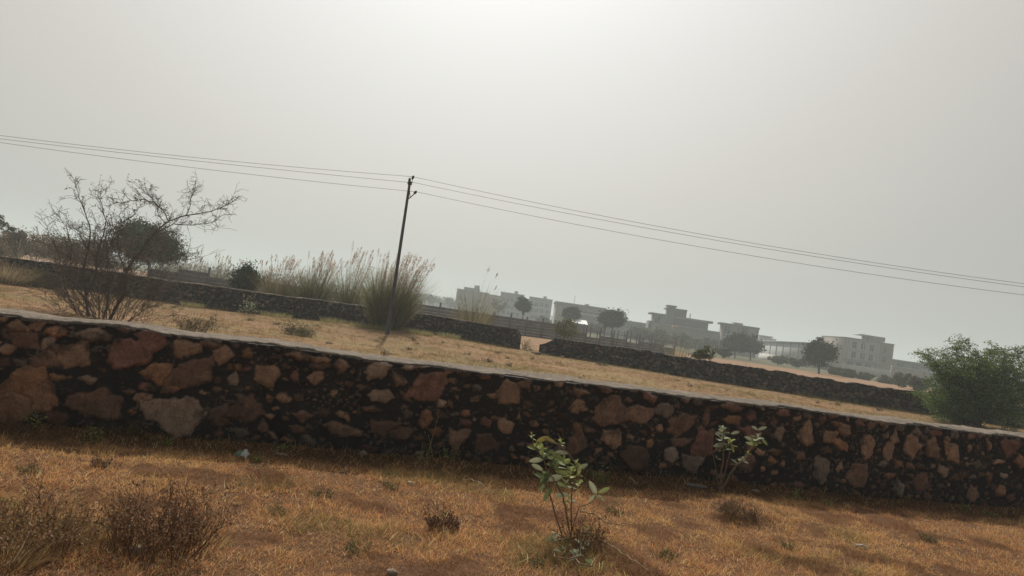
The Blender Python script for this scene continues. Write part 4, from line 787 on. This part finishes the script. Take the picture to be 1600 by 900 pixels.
weed('dry_weed', 'small tangled brown weed in the middle of the near grass', 690, 828, .15, .30, 55, DB, 'dry weed', lc=[(.12, .065, .04)], nl=500, lev=2, r=.002)
weed('dry_weed', 'dried brown tangle on the small mound below the right milkweed', 1150, 812, .17, .50, 70, DB2, 'dry weed', lc=[(.20, .12, .06), (.13, .10, .05)], nl=900, lev=2, r=.0025)
weed('dry_weed', 'dried undergrowth around the stems of the left milkweed', 905, 862, .20, .45, 50, DB2, 'dry weed', lc=[(.22, .11, .055), (.15, .08, .045)], nl=600, lev=2, r=.002)
weed('dry_weed', 'low dark weed patch behind the large weed bush', 165, 730, .08, .30, 30, DB, 'dry weed', lc=[(.14, .08, .045), (.10, .06, .035)], nl=350, lev=1, r=.002)
# straw tufts leaning in the left foreground
for x, y, hp, w_, n_, lb in ((95, 840, 60, 190, 700, 'straw-coloured bent grass tuft between the two large weeds'), (20, 880, 70, 160, 500, 'straw grass tuft in the bottom left corner'), (330, 850, 34, 120, 260, 'thin straw tuft right of the large weed bush')):
    q = at_ground(x, y); reeds('straw_tuft', lb, x, q.y, hp, w_, n_, 0, 'straw tufts in the foreground', cols=[(.38, .25, .11), (.28, .17, .08), (.50, .37, .19), (.17, .10, .05)], spread=.8, tilt=(.15, 0), cat='grass tuft')
GWc = [(.20, .22, .06), (.14, .17, .05), (.28, .28, .09)]
GS = 'small green sprigs at the foot of the near wall'
for x, y, hm, n_, lb in ((50, 672, .22, 6, 'yellow-green sprig against the big orange stone at far left'), (145, 690, .14, 8, 'bright green sprig below the tan stone at left'), (660, 722, .30, 5, 'thin green sprig beside the tall dry stalk'), (700, 722, .16, 10, 'green sprig right of the tall dry stalk'), (762, 722, .14, 8, 'small green sprig left of the left milkweed'), (790, 716, .16, 6, 'single sprig just left of the left milkweed'),
    (940, 757, .22, 9, 'green sprig just right of the left milkweed'), (920, 748, .16, 8, 'lower green sprig hugging the left milkweed'), (1245, 782, .14, 7, 'little green sprig right of the right milkweed'), (1290, 790, .08, 8, 'faint sprig in the wall shade right of centre'), (1505, 800, .10, 8, 'yellowish sprig in the wall shade at right'), (1545, 806, .08, 8, 'sprig in the wall shade near the right edge'), (440, 705, .08, 8, 'tiny sprig in the wall shade right of the plastic bag'), (250, 695, .10, 8, 'tiny sprig below the pale square stone'), (395, 722, .10, 10, 'green sprig beside the plastic bag')):
    weed('green_sprig', lb, x, y, hm, .16, n_, [(.14, .14, .05)], 'weed', GS, lc=GWc, nl=n_*9, lev=1, r=.0018, ls=.028)
GP = 'low dark green weeds in the near grass'
for x, y, lb in ((500, 775, 'dark green weed patch left of centre in the near grass'), (1235, 858, 'dark green weed patch at lower right'), (960, 800, 'grassy green weed right of the left milkweed'), (48, 738, 'small dark green weed near the left edge'), (610, 762, 'tiny weed in front of the wall left of centre'), (830, 885, 'green weed at the bottom beside the left milkweed'), (560, 860, 'green weed at the bottom left of centre'), (1450, 850, 'greenish weed at lower right corner'), (430, 800, 'green weed right of the large brown weed bush'), (1040, 870, 'olive weed at the bottom right of the left milkweed')):
    weed('green_weed', lb, x, y, .08, .22, 26, [(.12, .11, .05)], 'weed', GP, lc=[(.10, .12, .04), (.15, .15, .06), (.20, .17, .08)], nl=170, lev=1, r=.0015, ls=.018)
# tall dry stalks against the wall
t = thing('dry_stalks', 'tall thin dry stalks leaning against the near wall left of centre', 'dry stalks', at_ground(670, 722)); mb = MB()
for (x0, y0, x1, y1) in ((664, 722, 686, 642), (690, 716, 711, 668), (655, 724, 660, 690), (676, 720, 668, 678), (1110, 765, 1082, 735), (520, 712, 515, 690), (430, 640, 380, 660)):
    if x0 in (1110, 430): continue
    b0 = at_ground(x0, y0); e = P(x1, y1, b0.y+.12); limb(mb, [b0, b0.lerp(e, .5)+Vector((.015, 0, 0)), e], .0045, .002, 4, (.30, .20, .11), wob=.004)
mb.build('stalks', M_twig, t)
def sticks(label, lst, r=.006, c=(.34, .25, .15)):
    mb = MB(); pts = []
    for x, y, lift in lst: q = at_ground(x, y); q.z += lift; pts.append(q)
    limb(mb, pts, r, r*.5, 5, (1, 1, 1), wob=.004, sub=4); mb.C = [np.broadcast_to(np.array(c), (len(v), 3)) for v in mb.V]; o = mb.build('fallen_stick', M_twig, None, True); tag(o, label, 'stick', 'pale sticks lying in the near grass')
sticks('pale bent stick lying beside the plastic bag', [(384, 733, .03), (410, 741, .05), (452, 744, .05)])
sticks('curved pale stick left of the left milkweed', [(722, 757, .05), (745, 766, .09), (768, 782, .05)])
sticks('pale curling root stick right of the left milkweed', [(907, 812, .08), (928, 818, .10), (950, 830, .06), (978, 829, .06)], .008)
sticks('long pale root stick running to the bottom edge', [(925, 856, .06), (955, 868, .05), (985, 886, .04), (1012, 902, .04)], .008)
sticks('short forked stick right of the long root stick', [(940, 872, .05), (950, 884, .05), (968, 888, .04)], .005)
sticks('pale broken stick in the bottom left corner', [(2, 896, .05), (24, 888, .06), (38, 872, .16)], .006)
sticks('thin straight stick behind the left milkweed near the wall', [(983, 752, .03), (996, 762, .03)], .010, (.4, .27, .16))
# stones
def stone(label, x, y, sx, sy, sz, col, rot=0, lift=.35):
    q = at_ground(x, y); th = np.linspace(0, 2*math.pi, 11)[:-1]; V = []; 
    for lv, (zz_, k_) in enumerate(((-.4, .8), (.1, 1.0), (.6, .82), (.85, .35))):
        for a_ in th:
            n_ = 1+.2*random.gauss(0, 1)*(.6 if lv else .3); V.append((q.x+sx*k_*n_*math.cos(a_+rot), q.y+sy*k_*n_*math.sin(a_+rot), q.z+lift*sz+sz*zz_+.08*sz*random.gauss(0, 1)))
    V.append((q.x, q.y, q.z+lift*sz+sz*.95)); F = [(l*10+i, l*10+(i+1) % 10, (l+1)*10+(i+1) % 10, (l+1)*10+i) for l in range(3) for i in range(10)]+[(30+i, 30+(i+1) % 10, 40, 40) for i in range(10)]
    F4 = [f for f in F if f[2] != f[3]]
    F4 += [(30+2*i, 30+2*i+1, 30+(2*i+2) % 10, 40) for i in range(5)]
    mb = MB(); mb.add(V, F4, col); o = mb.build('loose_stone', M_stone2); tag(o, label, 'stone', 'loose stones on the ground'); return o
stone('flat pale slab lying at the wall foot left of the right milkweed', 1088, 764, .13, .05, .035, (.17, .15, .13))
stone('pale curved stone leaning in the shade at the wall foot', 1328, 768, .11, .05, .035, (.18, .16, .14), .3)
stone('small whitish stone in the grass at lower right', 1346, 858, .07, .03, .03, (.36, .31, .25))
stone('small pale stone in the near grass left of centre', 640, 757, .03, .02, .025, (.5, .42, .33)); stone('pale stone half hidden at the wall foot left of centre', 567, 712, .05, .03, .05, (.2, .17, .14))
stone('whitish stone at the bottom edge below centre', 612, 897, .04, .03, .03, (.33, .26, .2)); stone('brown stone inside the large weed bush', 212, 872, .06, .04, .04, (.30, .22, .15)); stone('small dark stone at the wall foot at right', 1180, 772, .06, .04, .03, (.25, .2, .16))
stone('tiny pale stone by the wall shade right of the bag', 438, 712, .07, .02, .02, (.3, .25, .2))
rgap = random.Random(4); pos_w = ['leftmost', 'second', 'third', 'fourth', 'fifth', 'sixth', 'seventh', 'eighth', 'ninth', 'tenth', 'eleventh', 'rightmost']
for i in range(12):
    x = 818+i*5.5; y = 547+(x-818)*.14+rgap.uniform(-4, 5); stone('%s fallen rubble stone in the gap of the middle wall' % pos_w[i], x, y, rgap.uniform(.08, .2), rgap.uniform(.07, .14), rgap.uniform(.06, .13), rgap.choice([(.30, .21, .15), (.22, .17, .13), (.36, .24, .17)]), rgap.random())['group'] = 'fallen rubble in the wall gap'
# plastic bag: a crumpled sheet
q = at_ground(376, 720); nx_ = 14; u, v = np.meshgrid(np.linspace(-1, 1, nx_), np.linspace(-1, 1, nx_)); rr = np.clip(1-(np.abs(u)**3+np.abs(v)**3)/2, 0, 1)
Xb = q.x+u*.075*(1-.2*fbm(v*3, u*3)); Yb = q.y+v*.06; Zb = q.z+.015+rr*.075*(.4+1.1*fbm(u*2.5+3, v*2.5, 3, 9))
ii = (np.arange(nx_-1)[:, None]*nx_+np.arange(nx_-1)[None, :]).ravel()
colb = np.where((u.ravel() < .15)[:, None], np.array((.09, .13, .075)), np.array((.40, .41, .36)))
M_bag = mat('bag_plastic', attr=True, rough=.45, spec=.5, trans=.2, noise=[(30, .2)])
o = obj_np('plastic_bag', np.stack([Xb, Yb, Zb], 2).reshape(-1, 3), np.stack([ii, ii+1, ii+nx_+1, ii+nx_], 1), M_bag, None, colb, True); tag(o, 'crumpled green and white plastic bag lying in front of the near wall', 'plastic bag')

# milkweed shrubs with broad pale leaves
def leaf(mb, p, d, ln, w, c, fold=.25, droop=.2, up=Vector((0, 0, 1))):
    d = Vector(d).normalized(); s_ = d.cross(up)
    if s_.length < .1: s_ = d.cross(Vector((1, 0, 0)))
    s_.normalize(); n_ = s_.cross(d).normalized(); prof = [(0, .12), (.12, .55), (.3, .9), (.5, 1), (.7, .88), (.88, .5), (1, .04)]; V = []; F = []
    for t_, k_ in prof:
        m_ = p+d*ln*t_-Vector((0, 0, 1))*droop*ln*t_*t_; hw = w*.5*k_; V += [tuple(m_-s_*hw+n_*hw*fold), tuple(m_), tuple(m_+s_*hw+n_*hw*fold)]
    for i in range(len(prof)-1): a_ = i*3; F += [(a_, a_+1, a_+4, a_+3), (a_+1, a_+2, a_+5, a_+4)]
    c = np.array(c)*(1+.1*random.gauss(0, 1)); cc = np.tile(c, (len(V), 1)); cc[1::3] *= 1.25; mb.add(V, F, np.clip(cc, 0, 1))
def PL(x, y, Y):
    p_ = P(x, y, Y)
    if p_.z < .08: p_ = PZ(x, y, .08+H(p_.x, p_.y))
    return p_
def milkweed(label, base_px, stems, rosettes, singles, Ydelta=0, stemc=(.21, .145, .095), lk=.88):
    b0 = at_ground(*base_px); Yb = b0.y; t = thing('milkweed_shrub', label, 'shrub', b0, 'broad-leaved milkweed shrubs'); mb = MB()
    for lst, r in stems: limb(mb, [(b0+Vector((random.gauss(0, .03), random.gauss(0, .02), -.02)) if k_ == 0 else PL(x, y, Yb+d)) for k_, (x, y, d) in enumerate(lst)], r, r*.55, 6, stemc, wob=.003, sub=3)
    mb.build('stems', M_twig, t); ml = MB()
    for x, y, d, n_, ln, cc in rosettes:
        p_ = PL(x, y, Yb+d); a0 = random.random()*6.28
        for k_ in range(n_):
            a_ = a0+k_*2.4; el = .15+.9*(k_/n_)+random.gauss(0, .12); L_ = ln*lk*(1-.45*k_/n_)*random.uniform(.85, 1.15)
            leaf(ml, p_-Vector((0, 0, .02*(n_-k_)*.4)), (math.cos(a_)*math.cos(el), math.sin(a_)*math.cos(el), math.sin(el)), L_, L_*.5, cc, droop=.15, up=(Vector((0, 0, 1))+rv()*.5).normalized())
    for x, y, d, dx, dy, ln, cc in singles:
        p_ = PL(x, y, Yb+d); e = PL(x+dx, y+dy, Yb+d+random.uniform(-.03, .03)); leaf(ml, p_, e-p_, ln*lk, ln*lk*.36, cc, droop=.05, up=Vector((random.gauss(0, .5), -1.0, .55)).normalized())
    ml.build('leaves', M_leaf, t); return t
LG, LP, LY, LD = (.27, .30, .11), (.33, .35, .23), (.28, .24, .07), (.15, .19, .08)
milkweed('tall green milkweed shrub with bent leafy stems in the centre foreground', (886, 845),
 [([(889, 845, 0), (884, 800, 0), (880, 775, 0), (868, 752, 0), (855, 735, .02), (846, 712, .03), (834, 695, .05), (831, 678, .05)], .009), ([(872, 842, .05), (866, 800, .05), (860, 775, .05), (856, 745, .03), (862, 722, 0), (874, 704, 0), (878, 690, 0)], .008),
  ([(882, 782, 0), (893, 765, 0), (902, 745, 0), (900, 725, 0), (888, 708, 0), (866, 692, 0), (850, 684, 0)], .007), ([(886, 790, 0), (905, 792, -.03), (925, 785, -.05), (932, 773, -.05)], .005), ([(892, 850, -.05), (880, 838, -.05), (868, 833, -.08)], .006), ([(895, 850, -.05), (905, 838, -.1), (918, 832, -.1), (922, 822, -.1)], .006), ([(885, 862, -.05), (905, 880, -.1), (922, 885, -.12), (930, 872, -.1)], .007), ([(866, 842, 0), (866, 870, -.05), (888, 874, -.1), (906, 868, -.1), (908, 850, -.1)], .006)],
 [(840, 694, .04, 6, .10, LG), (856, 706, .03, 7, .11, LD), (882, 716, 0, 7, .10, LG), (890, 778, .02, 4, .09, LD), (905, 752, 0, 5, .09, LG), (884, 842, -.05, 6, .08, LG), (900, 862, -.08, 6, .09, LP), (878, 856, -.05, 5, .08, LD), (831, 676, .05, 6, .055, LG), (877, 686, 0, 7, .07, LG), (900, 722, 0, 8, .10, LG), (893, 735, 0, 8, .12, LG), (868, 838, -.08, 6, .10, LP), (919, 826, -.1, 7, .08, LG), (912, 846, -.1, 6, .11, LP), (868, 722, 0, 6, .11, LD), (852, 742, .02, 6, .12, LD), (932, 772, -.05, 3, .09, LG), (884, 752, 0, 6, .12, LD), (848, 700, .03, 5, .10, LG), (921, 878, -.1, 4, .08, LD), (866, 828, -.05, 3, .05, LP)],
 [(838, 690, .05, 24, -10, .13, LY), (850, 684, .03, 24, 10, .12, LY), (846, 712, .03, 0, -24, .12, LG), (850, 718, .02, -30, 2, .14, LP), (856, 745, 0, -14, 22, .15, LD), (852, 750, 0, 40, -10, .17, LP), (862, 760, 0, -14, 26, .15, LD), (858, 735, 0, -20, 26, .14, LD), (868, 706, -.02, 24, 2, .12, LP), (860, 706, 0, 28, 16, .13, LG), (932, 773, -.05, -14, -28, .15, LP), (932, 773, -.05, -12, 10, .09, LP), (934, 773, -.05, 10, 10, .08, LP), (935, 770, -.05, 16, -8, .12, LG), (900, 745, 0, 10, -22, .13, LG), (890, 742, 0, -24, -8, .14, LG), (902, 735, 0, 18, -12, .12, LP), (868, 775, 0, 26, -4, .13, LP), (856, 722, 0, 26, 18, .14, LD), (848, 735, .02, -16, -10, .12, LP)])
milkweed('smaller milkweed shrub with two pale leafy heads close to the near wall at right', (1122, 772),
 [([(1121, 773, 0), (1126, 742, 0), (1130, 715, 0), (1131, 690, 0), (1130, 670, 0)], .011), ([(1124, 768, 0), (1132, 740, .03), (1139, 712, .03), (1140, 690, .02)], .009), ([(1126, 758, 0), (1142, 738, -.03), (1155, 722, -.05), (1168, 710, -.05), (1176, 696, -.05), (1180, 680, -.05)], .009), ([(1124, 742, 0), (1117, 725, 0), (1113, 708, 0)], .006), ([(1136, 732, 0), (1150, 725, 0), (1158, 722, 0)], .006), ([(1134, 764, .03), (1142, 745, .05), (1150, 728, .05)], .005)],
 [(1130, 668, 0, 9, .12, LP), (1128, 680, 0, 8, .15, LP), (1140, 688, .02, 8, .14, LG), (1133, 698, 0, 6, .15, LD), (1184, 680, -.05, 8, .13, LP), (1180, 690, -.05, 8, .14, LG), (1162, 715, -.05, 6, .09, LP), (1168, 706, -.05, 6, .08, LG), (1150, 722, 0, 4, .09, LP), (1120, 714, 0, 3, .07, LP)],
 [(1134, 694, 0, -24, 3, .19, LP), (1180, 690, -.05, -24, -12, .18, LP), (1184, 672, -.05, -14, -10, .12, LP), (1184, 672, -.05, 16, -6, .14, LP), (1188, 684, -.05, 12, 12, .14, LG), (1142, 678, 0, 14, -4, .13, LP), (1142, 692, 0, 6, 18, .14, LG), (1178, 696, -.05, -18, -8, .13, LP), (1152, 724, 0, -14, -10, .11, LP)], lk=.82)

# plants in the field between the walls
def mweed(label, x, y, hm, wm, n_, lc, nl, cols=((.12, .09, .06), (.16, .12, .08)), ls=.06): return weed('field_weed', label, x, y, hm, wm, n_, list(cols), 'weed', 'weeds in the field between the walls', lc=lc, nl=nl, lev=1, r=.006, ls=ls, minr=.004)
mweed('low brown bush just over the near wall, right of the bare thorn bush', 300, 518, .50, 1.1, 70, [(.20, .15, .08), (.14, .11, .06)], 320); mweed('thin upright weed beside the low brown bush', 335, 516, .55, .3, 14, [(.18, .15, .08)], 60)
mweed('low olive bush in the straw field left of the pole', 466, 524, .42, 1.3, 80, [(.17, .16, .075), (.22, .19, .10), (.12, .12, .055)], 650, ls=.08); mweed('pale calotropis sprig against the middle wall left of the bushes', 388, 492, .75, .7, 18, [(.33, .36, .26), (.22, .26, .15)], 110, ls=.12)
mweed('small green sprig against the right rubble wall', 1088, 588, .75, .45, 12, [(.28, .32, .16), (.2, .24, .1)], 60, ls=.11); mweed('thin pale sprig right of the small green sprig', 1145, 598, .55, .2, 6, [(.33, .36, .2)], 25, ls=.1); mweed('round pale tuft at the foot of the right rubble wall', 1290, 622, .35, .4, 30, [(.26, .26, .13)], 160)
mweed('tall weed at the end of the left rubble wall', 822, 546, .7, .5, 26, [(.20, .20, .09), (.28, .25, .12)], 130, ls=.08); mweed('reddish dry plant behind the right rubble wall', 1165, 592, .9, 1.5, 40, [(.30, .16, .11), (.36, .22, .15)], 120, cols=((.28, .14, .09), (.32, .19, .12)))
mweed('dark weed dot in the straw field right of the pole', 762, 566, .16, .3, 20, [(.13, .10, .06)], 60); mweed('small weed dot near the fallen rubble', 795, 572, .12, .3, 16, [(.16, .15, .07)], 40); mweed('dark small weed on the mound beside the pole', 640, 548, .12, .25, 16, [(.13, .10, .06)], 40)
mweed('small weed in the straw field right of the rubble', 940, 572, .18, .8, 30, [(.16, .16, .07)], 120); mweed('tiny weed in the straw field left of the rubble', 730, 556, .10, .25, 14, [(.13, .10, .06)], 30)
for i in range(34):
    x = rgap.uniform(330, 1420); mweed('small dark weed tuft scattered over the straw field', x, 380+.1459*x+rgap.uniform(60, 88), .05+.10*rgap.random(), .3, 13, [(.15, .13, .065), (.12, .09, .055)], 40)
EG = 'green grass fringes at the foot of the middle wall'
for x, D_, w_, lb in ((300, 34.8, 60, 'grassy fringe under the left end of the middle wall'), (430, 36.6, 90, 'grassy fringe under the wall left of the largest plume clump'), (520, 38, 70, 'grassy fringe touching the largest plume clump from the left'), (575, 34.4, 110, 'green tufts around the base of the largest plume clump'), (650, 35, 90, 'green tufts right of the pole foot'), (700, 39, 60, 'green fringe along the wall right of the plume clump')):
    reeds('green_tuft', lb, x, D_, 13, w_, 700, 0, EG, cols=[(.20, .21, .08), (.28, .26, .12), (.38, .31, .16)], spread=.5, cat='grass tuft')

# ------------------------------------------------------------------ haze
mh = bpy.data.materials.new('haze_air'); mh.use_nodes = True; hn, hl = mh.node_tree.nodes, mh.node_tree.links
for n_ in list(hn): hn.remove(n_)
ho = hn.new('ShaderNodeOutputMaterial'); pv = hn.new('ShaderNodeVolumePrincipled'); pv.inputs['Density'].default_value = HAZE_D; pv.inputs['Color'].default_value = (.80, .90, .93, 1); pv.inputs['Anisotropy'].default_value = .2
hl.new(pv.outputs[0], ho.inputs['Volume'])
mb = MB(); mb.box(-4200, 4200, -400, 6200, -2, 45); hz = mb.build('haze', mh); tag(hz, kind='stuff', label='thin pale haze filling the air over the fields', cat='haze')
